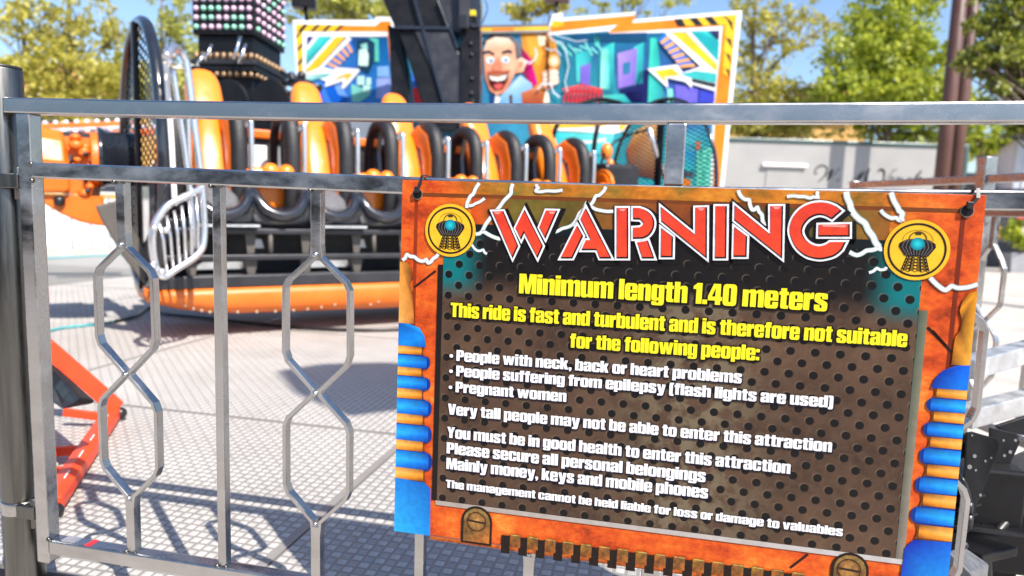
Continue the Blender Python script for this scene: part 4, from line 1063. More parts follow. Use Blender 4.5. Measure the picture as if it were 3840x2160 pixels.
# spine behind the seats with a white plate and orange back shells
bk = MB(); bk.box(((U0 + U1) / 2, 0.52, 0.97), (U1 - U0 - 0.3, 0.10, 0.55)); bk.build('spine', dark_steel, gond, local=True, bevel=0.02)
wp = MB(); wp.box((0.135, 0.452, 1.09), (0.17, 0.012, 0.17)); wp.build('white_plate', white_paint, gond, local=True, bevel=0.01)
ob = MB()
for k in range(NS): ob.box((SEAT0 + PITCH_S * (k + 0.5), 0.455, 1.245), (0.40, 0.03, 0.055)); ob.box((SEAT0 + PITCH_S * (k + 0.5), 0.455, 0.975), (0.40, 0.03, 0.05))
explode(ob.build('back_rail', orange_paint, gond, local=True, bevel=0.01))

# oval end guards of perforated sheet in a padded rim
def guard(u, lean, y0, hy, pm, rr=0.030):
    r_ = MB(); pts = []
    zc, hz = 1.035, 0.695
    def q(a, k=1.0):
        s, c = math.sin(a), math.cos(a); e = 0.86 if c > 0 else 1.0
        yy = math.copysign(abs(s) ** 0.92, s) * hy * k
        return Vector((u + lean * yy / hy, y0 + yy, zc + c * hz * k))
    N_ = 48
    r_.tube([q(2 * PI * i / N_) for i in range(N_)], rr, 10, closed=True)
    r_.build('guard_rim', black_gloss, gond, local=True)
    m_ = MB(); m_.add([q(2 * PI * i / N_) for i in range(N_)], [tuple(range(N_))]); m_.build('guard_mesh', pm, gond, local=True)
    b_ = MB(); b_.beam((u - 0.02, y0, zc - hz), (u - 0.02, y0, zc + hz), 0.03, 0.06, (0, 1, 0)); b_.build('guard_brace', black_paint, gond, local=True, bevel=0.006)
guard(-0.510, -0.040, 0.10, 0.50, perf)
guard(3.16, 0.02, -0.03, 0.60, perf_open, 0.016)
gc = MB(); gc.prism([(0.10 + 0.46 * math.cos(a_), 0.93 + 0.56 * math.sin(a_)) for a_ in [PI + PI * i / 20 for i in range(21)]], (0, 1, 0), (0, 0, 1), (1, 0, 0), (-0.530, 0, 0), 0.05); gc.build('guard_half_disc', black_gloss, gond, local=True)  # dark half disc behind the lower half of the mesh
sk = MB()
sk.ribbon([(-0.685, -0.02, 0.80), (-0.665, -0.02, 0.74), (-0.58, -0.02, 0.56), (-0.43, -0.02, 0.33)], 0.11, 0.05, (0, 1, 0)); sk.build('guard_skirt', brown_grey, gond, local=True, bevel=0.008)
# chrome entrance rails at the left end
cr_ = MB()
A_ = smooth_path([(-0.44, -0.25, 1.44), (-0.40, -0.18, 1.50), (-0.37, -0.06, 1.515), (-0.335, -0.02, 1.49), (-0.318, -0.02, 1.42), (-0.29, -0.04, 1.10), (-0.272, -0.05, 0.88), (-0.268, -0.06, 0.66), (-0.30, -0.08, 0.575), (-0.40, -0.10, 0.505), (-0.455, -0.12, 0.475), (-0.487, -0.12, 0.52), (-0.495, -0.12, 0.68), (-0.44, -0.11, 0.79), (-0.36, -0.09, 0.84), (-0.275, -0.05, 0.885)], 6)
cr_.tube(A_, 0.0165, 12)
cr_.tube(smooth_path([(-0.385, -0.03, 1.43), (-0.345, -0.03, 1.10), (-0.322, -0.04, 0.86), (-0.31, -0.05, 0.60)], 6), 0.0135, 10)
for k in range(6):
    t = (k + 0.5) / 6; x0, x1 = -0.485 + 0.20 * t, -0.455 + 0.17 * t
    cr_.tube([(x0, -0.115 + 0.05 * t, 0.72 + 0.14 * t), ((x0 + x1) / 2 + 0.004, -0.12 + 0.05 * t, 0.63 + 0.10 * t), (x1, -0.115 + 0.04 * t, 0.485 + 0.075 * t)], 0.0065, 8)
cr_.v = [p + Vector((-0.045, -0.44, 0)) for p in cr_.v]
cr_.build('entrance_rail', bright_tube, gond, local=True)
ws = MB(); ws.ribbon([(-0.452, -0.43, 1.46), (-0.436, -0.42, 1.10), (-0.425, -0.40, 0.80)], 0.022, 0.02, (0, 1, 0)); ws.build('guard_stay', white_paint, gond, local=True, bevel=0.003)
bo = MB()
for p in ((-0.455, -0.50, 1.50), (-0.43, -0.50, 1.49), (-0.45, -0.52, 1.45), (-0.535, -0.58, 0.70), (-0.485, -0.57, 0.69), (-0.545, -0.58, 0.53), (-0.51, -0.58, 0.50)): bo.sphere(p, 0.017, 10, 8)
explode(bo.build('clamp_bolt', chrome, gond, local=True))
# right end: orange end disc, knob, stays and hoop
ed_ = MB(); ed_.tube([(2.56, -0.02, 1.02), (2.585, -0.02, 1.02)], 0.13, 28); ed_.tube([(2.55, -0.02, 1.02), (2.56, -0.02, 1.02)], 0.10, 28)
ed_.build('end_disc', orange_gloss, gond, local=True, bevel=0.006)
ek = MB(); ek.sphere((2.72, 0.12, 1.30), 0.06, 12, 8, (0.8, 0.8, 1.1)); ek.sphere((2.78, 0.14, 1.19), 0.045, 12, 8, (0.8, 0.8, 1.3)); ek.build('end_knob', orange_gloss, gond, local=True)
es = MB(); es.tube([(3.02, -0.02, 1.50), (3.10, -0.02, 1.35), (3.28, -0.02, 1.05), (3.36, -0.02, 0.9)], 0.022, 10); es.build('end_stay', bright_tube, gond, local=True)
ep = MB(); ep.tube([(2.55, 0.0, 1.62), (2.50, 0.0, 1.38), (2.46, 0.0, 1.0)], 0.018, 10)
ep.tube(smooth_path([(2.66, 0.1, 1.0), (2.66, 0.1, 1.22), (2.76, 0.1, 1.36), (2.92, 0.1, 1.44), (3.12, 0.1, 1.50)], 5), 0.010, 8)
ep.tube(smooth_path([(2.30, 0.30, 1.25), (2.36, 0.3, 1.48), (2.50, 0.3, 1.62), (2.75, 0.3, 1.72), (3.0, 0.3, 1.72)], 5), 0.018, 8)
ep.build('end_hoop', black_paint, gond, local=True)
em = MB(); em.box((2.86, 0.22, 1.10), (0.36, 0.30, 0.22)); em.box((2.70, 0.10, 0.95), (0.25, 0.2, 0.2)); em.build('end_casing', dark_steel, gond, local=True, bevel=0.03)

# ------------------------------------------------------------------ drive unit on the near arm, left of the gondola
drv = thing('ride_drive_unit', 'orange motor and black drum unit at the left end of the gondola', 'ride machinery', tuple(GB), rz=TH)
drv.scale = (SG, SG, SG)
d_ = MB(); d_.tube([(-0.70, 0.42, 1.04), (-0.68, 0.42, 1.04), (-0.655, 0.42, 1.04), (-0.50, 0.42, 1.04)], [0.168, 0.168, 0.150, 0.150], 36); d_.build('drum', black_gloss, drv, local=True, bevel=0.004)
d_ = MB(); d_.tube([(-0.735, 0.42, 1.03), (-0.685, 0.42, 1.03)], 0.15, 32); d_.build('flange', orange_paint, drv, local=True, bevel=0.006)
d_ = MB(); d_.loft([[Vector((x_, 0.42 + dy, z)) for dy, z in ((-0.16, z0), (-0.18, (z0 + z1) / 2), (-0.13, z1 - 0.06), (-0.05, z1), (0.16, z1), (0.16, z0))] for x_, z0, z1 in ((-1.40, 0.84, 1.19), (-1.05, 0.84, 1.19), (-0.86, 0.845, 1.17), (-0.835, 0.86, 1.08))]); d_.build('motor_housing', orange_paint, drv, local=True, bevel=0.012)
d_ = MB()
random.seed(3)
for k in range(26):
    d_.sphere((-0.825 + random.random() * 0.09, 0.30 + random.random() * 0.10, 0.84 + random.random() * 0.30), 0.014 + random.random() * 0.016, 8, 6, (1.3, 1, 0.9))
d_.box((-0.80, 0.42, 0.99), (0.14, 0.16, 0.30)); explode(d_.build('pump_fitting', orange_paint, drv, local=True))
d_ = MB()
for k in range(9): d_.sphere((-0.83 + random.random() * 0.10, 0.28 + random.random() * 0.04, 0.84 + random.random() * 0.30), 0.014, 8, 6)
d_.box((-0.83, 0.50, 1.13), (0.26, 0.2, 0.08)); d_.tube([(-1.5, 0.35, 0.80), (-1.02, 0.35, 0.80)], 0.04, 12); explode(d_.build('hose_fitting', dark_steel, drv, local=True))
d_ = MB(); d_.prism([(-1.02, 0.83), (-0.68, 0.83), (-0.68, 0.70), (-0.62, 0.69), (-0.62, 0.665), (-0.72, 0.672), (-0.80, 0.69), (-0.88, 0.73), (-0.95, 0.78)], (1, 0, 0), (0, 0, 1), (0, 1, 0), (0, 0.30, 0), 0.22); d_.build('support_bracket', orange_paint, drv, local=True, bevel=0.02)
d_ = MB(); d_.box((-0.72, 0.58, 0.80), (0.07, 0.03, 0.22)); d_.build('seal', mat('pale_seal', (0.75, 0.7, 0.62, 1), 0.5), drv, local=True)
d_ = MB(); d_.sphere((-0.885, 0.285, 0.80), 0.028, 12, 8); d_.build('sensor', dark_steel, drv, local=True)
# the other arm beyond it, orange beams with rows of pale lamps
arm2 = thing('ride_back_arm', 'orange ride arm with rows of pale lamps beyond the motor unit', 'ride arm', tuple(GB + Vector((-1.6, 1.6, 0))))
a = MB(); pA, pB = vD(60, 322, 6.0), vD(345, 312, 6.3)
a.beam(pA, pB, 0.16, 0.045); a.build('upper_beam', orange_paint, arm2, bevel=0.01)
a = MB(); pA2, pB2 = vD(160, 345, 5.9), vD(420, 330, 6.2); a.beam(pA2, pB2, 0.10, 0.055); a.build('lower_beam', orange_paint, arm2, bevel=0.01)
a = MB(); a.beam(vD(70, 332, 6.0), vD(330, 322, 6.25), 0.12, 0.032); a.build('light_strip', alu, arm2, bevel=0.006)
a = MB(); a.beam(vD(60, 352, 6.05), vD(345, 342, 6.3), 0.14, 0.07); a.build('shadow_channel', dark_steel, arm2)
a = MB()
for i in range(12): a.sphere(pA.lerp(pB, i / 11) + Vector((0, 0, 0.035)), 0.022, 8, 6)
for i in range(10): a.sphere(pA2.lerp(pB2, i / 9) + Vector((0, 0, 0.045)), 0.022, 8, 6)
explode(a.build('lamp', mat('pale_lamp_cap', (0.75, 0.72, 0.8, 1), 0.15, coat=0.5), arm2))

# ------------------------------------------------------------------ black ride tower with a lamp box
def vert_prism(b, foot, z0, z1):
    n = len(foot); vs = [(p.x, p.y, z0) for p in foot] + [(p.x, p.y, z1) for p in foot]
    return b.add(vs, [tuple(range(n))[::-1], tuple(n + i for i in range(n))] + [(i, (i + 1) % n, n + (i + 1) % n, n + i) for i in range(n)])
tower = thing('ride_tower', 'black ride tower with a lamp box of pink and green bulbs behind the seats', 'ride tower', (vD(610, 500, 6.3).x, vD(610, 500, 6.3).y, 0))
c0, cl_, cr = vD(640, 88, 5.9), vD(484, 87, 5.95), vD(717, 140, 6.62)
zb = c0.z
foot = [c0, cl_, cl_ + (cr - c0), cr]
lb = MB(); vert_prism(lb, foot, zb, zb + 1.6); lb.build('lamp_box', black_paint, tower, bevel=0.012)
dl, dr = (cl_ - c0), (cr - c0); dl.z = dr.z = 0
nl, nr_ = Vector((dl.y, -dl.x, 0)).normalized(), Vector((dr.y, -dr.x, 0)).normalized()
if nl.dot(CAM - c0) < 0: nl = -nl
if nr_.dot(CAM - c0) < 0: nr_ = -nr_
pink = mat('pink_lamp_dome', (0.66, 0.44, 0.60, 1), 0.16, coat=0.5, vary=0.1); green = mat('green_lamp_dome', (0.26, 0.62, 0.46, 1), 0.16, coat=0.5, vary=0.1); pale = mat('lilac_lamp_dome', (0.60, 0.54, 0.68, 1), 0.16, coat=0.5, vary=0.1)
proto = {}
def lamp(p, n, k):
    if k not in proto:
        b = MB(); b.sphere((0, 0, 0), 0.023, 14, 8); o = b.build('lamp_bulb', (pink, green, pale)[k], tower, local=True); proto[k] = o
    else:
        o = proto[k].copy(); COL.objects.link(o)
    o.location = p - wloc(tower) + n * 0.004
rows = ['gpppggp', ]
pat_l = ['gpppgggp', 'pggppggp', 'pgggpppp', 'plppplpp', 'gppggppp', 'pplgpppl']
pat_r = ['gpplgg', 'pplppp', 'ppppgp', 'plgppp', 'lgpgpg', 'ppgpgp']
for r_ in range(5):
    for c in range(8):
        lamp(c0 + dl * (1 - (0.07 + c * 0.122)) + Vector((0, 0, 0.062 + r_ * 0.076)), nl, 'pgl'.index(pat_l[r_][c]))
for r_ in range(6):
    for c in range(6):
        lamp(c0 + dr * (0.10 + c * 0.165) + Vector((0, 0, 0.062 + r_ * 0.076)), nr_, 'pgl'.index(pat_r[r_][c]))
b = MB(); f2 = [c0 + (dl + dr) * 0.5 + (q - (c0 + (dl + dr) * 0.5)) * 0.9 for q in foot]; vert_prism(b, f2, 0.6, zb); b.build('column', black_paint, tower, bevel=0.01)
b = MB(); f3 = [c0 + (dl + dr) * 0.5 + (q - (c0 + (dl + dr) * 0.5)) * 1.06 for q in foot]
vert_prism(b, f3, zb - 0.25, zb - 0.205); b.build('flange', dark_steel, tower, bevel=0.01)
b = MB(); vert_prism(b, f3, zb - 0.31, zb - 0.262); b.build('flange', black_paint, tower, bevel=0.01)
b = MB()
for (q0, q1, nn) in ((f3[1], f3[0], 9), (f3[0], f3[3], 8)):
    for i in range(nn):
        p = q0.lerp(q1, (i + 0.5) / nn); p = p + (f3[2].lerp(f3[0], 0.5) - p) * 0.06
        b.tube([(p.x, p.y, zb - 0.205), (p.x, p.y, zb - 0.150)], 0.022, 8); b.tube([(p.x, p.y, zb - 0.35), (p.x, p.y, zb - 0.31)], 0.024, 8)
explode(b.build('flange_bolt', rust_bolt, tower))
b = MB()
for i, (x, y0, y1) in enumerate(((525, 152, 112), (505, 165, 135), (597, 150, 92), (610, 160, 110))):
    b.tube([vD(x - 8, y0, 5.78), vD(x + 8, y1, 5.80)], 0.014, 8)
explode(b.build('flange_stud', chrome, tower))
for x, tilt in ((575, 1), (680, -1)):
    b = MB(); n = 14; ctr = vD(x, 262, 5.6)
    pts = [(0.15 * math.cos(PI * k / n), 0.20 * math.sin(PI * k / n)) for k in range(n + 1)] + [(-0.15, -0.5), (0.15, -0.5)]
    b.prism(pts, RH, (0, 0, 1), FH, ctr, 0.06); b.build('gusset', black_paint, tower, bevel=0.01)
# hydraulic fittings to the right of the column
b = MB()
random.seed(12)
for i in range(16):
    p = vD(712 + random.random() * 55, 190 + random.random() * 60, 5.6 + random.random() * 0.4)
    if i % 3: b.sphere(p, 0.02 + random.random() * 0.02, 8, 6)
    else: b.tube([p, p + Vector((random.uniform(-.15, .15), .05, random.uniform(-.05, .1)))], 0.02, 8)
b.tube([vD(745, 205, 5.5), vD(805, 222, 5.4)], 0.03, 10)
b.build('hydraulic_fitting', dark_steel, tower)
fl = thing('floodlight', 'black floodlight hanging at the top edge beside the lamp box', 'floodlight', tuple(vD(765, 20, 6.6)))
b = MB(); b.box(vD(765, 8, 6.6), (0.22, 0.14, 0.10), Matrix.Rotation(0.4, 3, 'Z')); b.build('housing', black_paint, fl, bevel=0.01)
b = MB(); b.tube([vD(768, 22, 6.6), vD(772, 50, 6.6)], 0.02, 8); b.build('bracket', black_paint, fl)

# ------------------------------------------------------------------ the big black arm
arm = thing('ride_main_arm', 'huge black box-section ride arm forking downwards in front of the mural', 'ride arm', (vD(1090, 500, 7.0).x, vD(1090, 500, 7.0).y, 0))
def arm_slab(name, pts, D, depth, m=black_paint, bevel=0.012):
    b = MB(); o = vD(1090, 150, D)
    q = [vD(x, y, D) for x, y in pts]
    loc = [((p - o).dot(RGT), (p - o).dot(UPV)) for p in q]
    b.prism(loc, RGT, UPV, FWD, o, depth); return b.build(name, m, arm, bevel=bevel)
arm_slab('arm_box', [(930, -120), (963, 0), (992, 66), (1000, 74), (1132, 74), (1104, 0), (1062, -120)], 6.88, 0.55)
arm_slab('arm_side', [(1062, -120), (1104, 0), (1134, 78), (1166, 84), (1166, -120)], 6.90, 0.5, dark_steel)
arm_slab('left_leg', [(974, 60), (979, 110), (985, 262), (990, 330), (1042, 330), (1034, 262), (1024, 165), (1004, 74)], 6.96, 0.30)
arm_slab('right_leg', [(996, 68), (1012, 108), (1027, 150), (1044, 204), (1061, 259), (1085, 330), (1176, 330), (1168, 140), (1134, 70)], 6.86, 0.36)
arm_slab('leg_cover', [(1040, 74), (1130, 76), (1162, 150), (1164, 260), (1120, 262), (1082, 170)], 6.84, 0.03, dark_steel)
b = MB()
for q0, q1 in (((1038, -20), (1118, 262)), ((1104, -5), (1152, 122)), ((998, 70), (1136, 72))): b.beam(vD(*q0, 6.83), vD(*q1, 6.83), 0.025, 0.03, -FWD)
b.build('edge_rib', black_gloss, arm)
arm_slab('side_column', [(1160, 72), (1209, 76), (1206, 330), (1158, 330)], 6.80, 0.5)
arm_slab('side_column_top', [(1152, -120), (1209, -120), (1209, 70), (1160, 70)], 6.84, 0.4, black_gloss)
arm_slab('motor_recess', [(1150, -120), (1180, -120), (1184, 64), (1156, 64)], 6.78, 0.05, dark_steel)
b = MB(); b.box(vD(1190, 33, 6.75), (0.05, 0.04, 0.05)); b.build('yellow_plug', mat('yellow_plastic', (0.7, 0.55, 0.02, 1), 0.4), arm)
b = MB(); b.box(vD(1166, 55, 6.74), (0.11, 0.05, 0.14)); b.build('junction_box', dark_steel, arm, bevel=0.01)
b = MB()
for x, y in ((1186, 138), (1187, 198), (1186, 235), (1184, 110), (1188, 255)): b.sphere(vD(x, y, 6.79), 0.02, 8, 6)
explode(b.build('column_bolt', dark_steel, arm))
b = MB()
b.tube(smooth_path([vD(1209, -20, 6.7), vD(1226, 20, 6.7), vD(1212, 60, 6.7)], 6), 0.006, 6)
b.build('cable', black_plastic, arm)

# ------------------------------------------------------------------ painted mural wall behind the ride
MU0, MU1 = vD(740, 300, 8.5), vD(1865, 300, 7.6)
mdir = Vector((MU1.x - MU0.x, MU1.y - MU0.y, 0)).normalized(); MN = Vector((mdir.y, -mdir.x, 0))
if MN.dot(CAM - MU0) < 0: MN = -MN
def mpt(px, py, layer=0): return onPl(px, py, MU0, MN) + MN * (0.004 * layer)
mural = thing('mural_wall', 'colourful painted fairground backdrop with a grinning man, arrows and striped borders', 'painted backdrop', (MU0.lerp(MU1, .5).x, MU0.lerp(MU1, .5).y, 0))
def m6(x, y): return (1700 + x / 2.07, y / 2.07)
def m2(x, y): return (1280 + x / 2.0125, y / 2.0125)
def m3(x, y): return (1080 + x / 4.39, 60 + y / 4.39)
def m4(x, y): return (2200 + x / 4.2933, 420 + y / 4.2933)
KM = 0.80
def mk(r, g, b_): return rgb(r, g, b_, KM)
MW, MO, MY, MK_ = mk(244, 244, 246), mk(255, 140, 30), mk(246, 196, 40), mk(34, 36, 44)
minkm = ink_mat('mural_paint', 0.45, mottle=0.16, mscale=5)
def board_panel(name, pts):
    b = MB(); q = [mpt(*p) for p in pts]; o = q[0]
    loc = [((p - o).dot(mdir), p.z - o.z) for p in q]
    b.prism(loc, mdir, (0, 0, 1), -MN, o, 0.06); return b.build(name, white_paint, mural)
def low(px, py): return (px, py)
# right panel
out_r = [m6(745, 210), m6(770, 110), m6(845, 98), m6(838, 140), m6(1418, 92), m6(1368, 155), m6(2240, 80), m6(2100, 1449), (2700, 1000), (2060, 1000)]
board_panel('right_panel', out_r)
a = Art(mpt)
a.poly([m6(755, 205), m6(850, 165), m6(1425, 118), m6(1385, 178), m6(2200, 115), m6(2070, 1449), (2680, 990), (2060, 990)], MO, 1)
a.poly([m6(755, 205), m6(775, 160), m6(840, 165), m6(870, 195), m6(800, 215)], MY, 1.5)
def stripe(pts, col, l=2): a.poly(pts, col, l)
stripe([m6(1720, 150), m6(2200, 113), m6(2140, 600), m6(2090, 570), m6(2110, 195), m6(1760, 205)], MY)
for s in ((1715, 150, 1755, 205), (1830, 142, 1890, 200), (1945, 133, 2010, 194)): stripe([m6(s[0], s[1]), m6(s[0] + 60, s[1] - 4), m6(s[2] + 50, s[3]), m6(s[2] - 10, s[3])], MK_, 2.5)
for (y0, y1) in ((128, 235), (280, 370), (400, 490), (520, 605)):
    stripe([m6(2075 + (0 if y0 > 200 else 15), y0), m6(2112, y0 + 10 if y0 > 200 else y0), m6(2185 - y1 * 0.06, y1 + 10), m6(2178 - y1 * 0.06, y1 - 62)], MK_, 2.5)
# inner art field with its white frame
fld = [m6(745, 255), m6(1275, 195), m6(1195, 258), m6(2090, 205), m6(2030, 800), m6(2015, 1449), (2640, 985), (2060, 985)]
a.poly(fld, MW, 3)
art = [m6(750, 275), m6(1200, 245), m6(1220, 268), m6(2060, 240), m6(2015, 800), m6(1990, 1449), (2620, 980), (2060, 980)]
a.poly(art, [mk(24, 110, 140), mk(16, 120, 150), mk(10, 110, 146), mk(20, 90, 130), mk(60, 70, 170), mk(60, 190, 200), mk(40, 170, 190), mk(60, 180, 190)], 4)
def q6(l, col, *p): a.poly([m6(*x) for x in p], col, l)
q6(5, mk(0, 70, 110), (900, 270), (1500, 255), (1500, 330), (950, 330)); q6(5, mk(70, 200, 190), (1090, 270), (1140, 300), (1130, 370), (1100, 360))
q6(5, [mk(60, 200, 200), mk(20, 140, 160), mk(30, 150, 170), mk(90, 220, 210)], (950, 420), (1080, 380), (1060, 660), (960, 640)); q6(6, mk(122, 104, 206), (985, 520), (1065, 490), (1060, 670), (985, 650))
q6(5, [mk(20, 150, 160), mk(60, 210, 200), mk(10, 90, 130), mk(10, 80, 130)], (1130, 380), (1250, 330), (1240, 800), (1120, 800)); q6(6, [mk(150, 230, 210), mk(90, 210, 200), mk(60, 180, 180), mk(160, 240, 220)], (1150, 400), (1210, 390), (1215, 700), (1140, 690))
q6(6, [mk(70, 210, 205), mk(40, 190, 190), mk(20, 130, 150), mk(20, 140, 160)], (1400, 370), (1480, 330), (1470, 650), (1400, 660)); q6(7, [mk(176, 150, 226), mk(140, 120, 210), mk(124, 100, 204), mk(150, 120, 220)], (1275, 420), (1430, 375), (1410, 660), (1280, 690)); q6(8, mk(40, 120, 160), (1320, 495), (1375, 480), (1370, 570), (1318, 580))
q6(6, mk(12, 20, 90), (1440, 560), (1520, 540), (1510, 800), (1300, 800), (1290, 700), (1420, 670)); q6(6, mk(66, 60, 200), (1330, 720), (1480, 700), (1470, 800), (1330, 800))
q6(6, [mk(70, 220, 190), mk(40, 180, 170), mk(30, 130, 150), mk(60, 200, 180)], (1530, 300), (1580, 300), (1640, 800), (1500, 800)); q6(6, mk(130, 225, 200), (1660, 690), (1700, 690), (1710, 800), (1665, 800)); q6(6, mk(110, 100, 220), (1720, 660), (1900, 690), (1890, 800), (1725, 800)); q6(6, mk(60, 70, 200), (1910, 690), (2030, 700), (2025, 800), (1905, 800))
for i in range(9): a.stroke([m6(800 + i * 45, 330 + (i * 37) % 60), m6(880 + i * 40, 380 + (i * 53) % 70)], 7, mk(120, 220, 215), 5.6)
# corner bands, ladder and arrow
q6(9, MW, (1640, 262), (1700, 262), (2040, 560), (2038, 580), (1960, 560)); q6(9.5, MY, (1690, 258), (1800, 258), (2045, 505), (2040, 560)); q6(9, MW, (1800, 250), (1850, 250), (2050, 480), (2048, 520)); q6(9.5, [mk(20, 170, 180), mk(60, 210, 200), mk(20, 160, 170), mk(30, 180, 180)], (1840, 250), (1960, 245), (2062, 330), (2052, 485)); q6(9.6, mk(40, 44, 90), (1990, 245), (2062, 243), (2060, 320))
for i in range(12):
    t0, t1 = i / 12, (i + 1) / 12
    q6(9.2, mk(40, 120, 220) if i % 2 == 0 else mk(255, 176, 90), (1640 + 240 * t0, 265 + 255 * t0), (1640 + 240 * t1, 265 + 255 * t1), (1590 + 175 * t1, 315 + 215 * t1), (1590 + 175 * t0, 315 + 215 * t0))
q6(10, MW, (1505, 540), (1740, 505), (1780, 570), (1920, 520), (2042, 570), (2030, 712), (1850, 660), (1848, 690), (1800, 640), (1660, 610), (1665, 690)); q6(10.5, MY, (1560, 555), (1700, 535), (1760, 590), (1640, 600), (1650, 650)); q6(10.5, mk(60, 190, 190), (1760, 580), (1880, 555), (2040, 575), (2035, 650), (1840, 610)); q6(10.8, MK_, (1850, 615), (2032, 655), (2030, 685), (1850, 640))
# lower part glimpsed between the rails
q6(6, mk(246, 246, 240), (720, 935), (1380, 935), (1370, 1010), (1240, 1040), (720, 1010)); q6(6.5, MY, (720, 965), (1200, 945), (1180, 980), (720, 1000)); q6(7, MY, (1285, 985), (1330, 940), (1355, 950), (1310, 1020))
q6(6, [mk(40, 200, 205), mk(120, 225, 220), mk(60, 200, 210), mk(20, 180, 190)], (720, 1020), (1250, 1045), (1200, 1200), (730, 1180)); q6(6.2, mk(238, 246, 246), (840, 1120), (960, 1085), (1080, 1095), (1180, 1070), (1190, 1100), (1000, 1120), (850, 1150))
q6(6, [mk(60, 80, 200), mk(30, 100, 180), mk(40, 190, 190), mk(80, 200, 210)], (1780, 930), (2010, 930), (2010, 1190), (1780, 1100)); q6(6.5, mk(110, 224, 200), (1890, 1180), (2005, 1140), (1995, 1449), (1880, 1449))
for i in range(7): q6(7, mk(40, 170, 150), (1905, 1190 + i * 38), (1985, 1180 + i * 38), (1983, 1194 + i * 38), (1903, 1204 + i * 38))
q6(6.4, [mk(30, 150, 200), mk(20, 130, 190), mk(40, 190, 200), mk(60, 200, 200)], (1770, 1160), (1870, 1190), (1870, 1330), (1760, 1320)); q6(6.6, mk(90, 90, 100), (1760, 1330), (1865, 1340), (1865, 1370), (1760, 1365)); q6(6.6, MO, (1750, 1390), (1840, 1390), (1840, 1449), (1750, 1449)); q6(7, mk(220, 110, 60), (1885, 1090), (1910, 1090), (1915, 1150), (1885, 1180))
a.poly([m4(1000, 200), m4(1240, 180), m4(1200, 1100), m4(700, 1000), m4(640, 620), (m4(780, 300))], [mk(236, 170, 100), mk(240, 180, 110), mk(120, 60, 40), mk(90, 60, 60), mk(170, 90, 50), mk(250, 190, 100)], 7)
a.poly([m4(60, 160), m4(240, 160), m4(240, 230), m4(60, 240)], MY, 7)
a.build('right_picture', minkm, mural)
# left panel
out_l = [(1098, 74), m2(250, 152), m2(262, 125), m2(372, 128), m2(385, 235), m2(380, 800), (1500, 900), (1150, 900)]
board_panel('left_panel', out_l)
a = Art(mpt)
def q3(l, col, *p): a.poly([m3(*x) for x in p], col, l)
q3(1, MO, (135, 140), (1440, 165), (1530, 90), (1690, 85), (1720, 240), (1740, 1449), (240, 1449)); q3(1.5, MY, (135, 140), (930, 150), (830, 255), (250, 255), (250, 900), (175, 990))
for s in ((260, 140, 330), (450, 145, 540), (640, 150, 730), (840, 155, 930)): q3(2, MK_, (s[2] - 60, s[1]), (s[2], s[1]), (s[2] - 110, 255), (s[2] - 170, 255))
q3(2, MK_, (300, 145), (335, 145), (150, 370), (140, 330)); q3(2, MK_, (250, 420), (250, 490), (165, 590), (160, 540)); q3(2, MK_, (250, 660), (250, 740), (170, 830), (165, 780)); q3(2, MK_, (240, 900), (240, 960), (180, 1010), (178, 970))
q3(2.5, MW, (245, 262), (1640, 262), (1650, 300), (1640, 340), (320, 345), (300, 1140), (245, 1140))
q3(3, [mk(40, 40, 110), mk(20, 100, 150), mk(0, 90, 150), mk(30, 130, 210), mk(60, 120, 220), mk(60, 130, 220)], (320, 345), (1000, 345), (1650, 350), (1740, 1449), (400, 1449), (300, 1150))
q3(4, MW, (440, 345), (540, 345), (320, 580), (310, 520)); q3(4.5, [mk(80, 220, 210), mk(20, 180, 185), mk(10, 160, 170), mk(90, 220, 210)], (520, 345), (740, 345), (320, 810), (315, 600)); q3(4, MW, (740, 345), (850, 345), (320, 900), (315, 820)); q3(4.5, MY, (800, 345), (960, 345), (440, 930), (310, 950), (320, 880)); q3(4, MW, (990, 350), (1060, 380), (600, 840), (440, 960), (440, 930))
for i in range(11):
    t0, t1 = i / 11, (i + 1) / 11
    q3(5, mk(40, 120, 220) if i % 2 == 0 else mk(255, 176, 90), (1040 - 420 * t0, 410 + 440 * t0), (1040 - 420 * t1, 410 + 440 * t1), (1110 - 330 * t1, 560 + 340 * t1), (1110 - 330 * t0, 560 + 340 * t0))
q3(5, mk(20, 60, 90), (1150, 400), (1400, 370), (1450, 700), (1330, 960), (1160, 860)); q3(5.5, mk(90, 200, 180), (1330, 365), (1500, 380), (1510, 760), (1440, 760), (1440, 450)); q3(6, mk(210, 246, 236), (1180, 560), (1300, 540), (1340, 650), (1330, 830), (1170, 820)); q3(6, mk(150, 220, 210), (1200, 480), (1310, 450), (1330, 560), (1230, 540))
q3(6, MW, (300, 950), (560, 840), (780, 890), (800, 850), (1190, 880), (1190, 920), (940, 1200), (890, 1190), (920, 1080), (620, 1170), (640, 1080)); q3(6.5, [mk(230, 246, 240), mk(60, 190, 190), mk(40, 170, 180), mk(120, 220, 215)], (310, 970), (740, 950), (640, 1010), (310, 1090)); q3(6.5, MY, (760, 1060), (950, 960), (1080, 950), (980, 1080), (960, 1010))
q3(6, mk(190, 240, 226), (1150, 990), (1270, 990), (1270, 1140), (1150, 1140)); q3(6, mk(190, 240, 226), (1300, 1020), (1380, 1020), (1380, 1140), (1300, 1140)); q3(6, mk(190, 240, 226), (1250, 1150), (1370, 1150), (1370, 1260), (1250, 1260)); q3(5.5, mk(120, 200, 190), (1050, 1120), (1200, 1180), (1380, 1290), (1200, 1420), (1060, 1420))
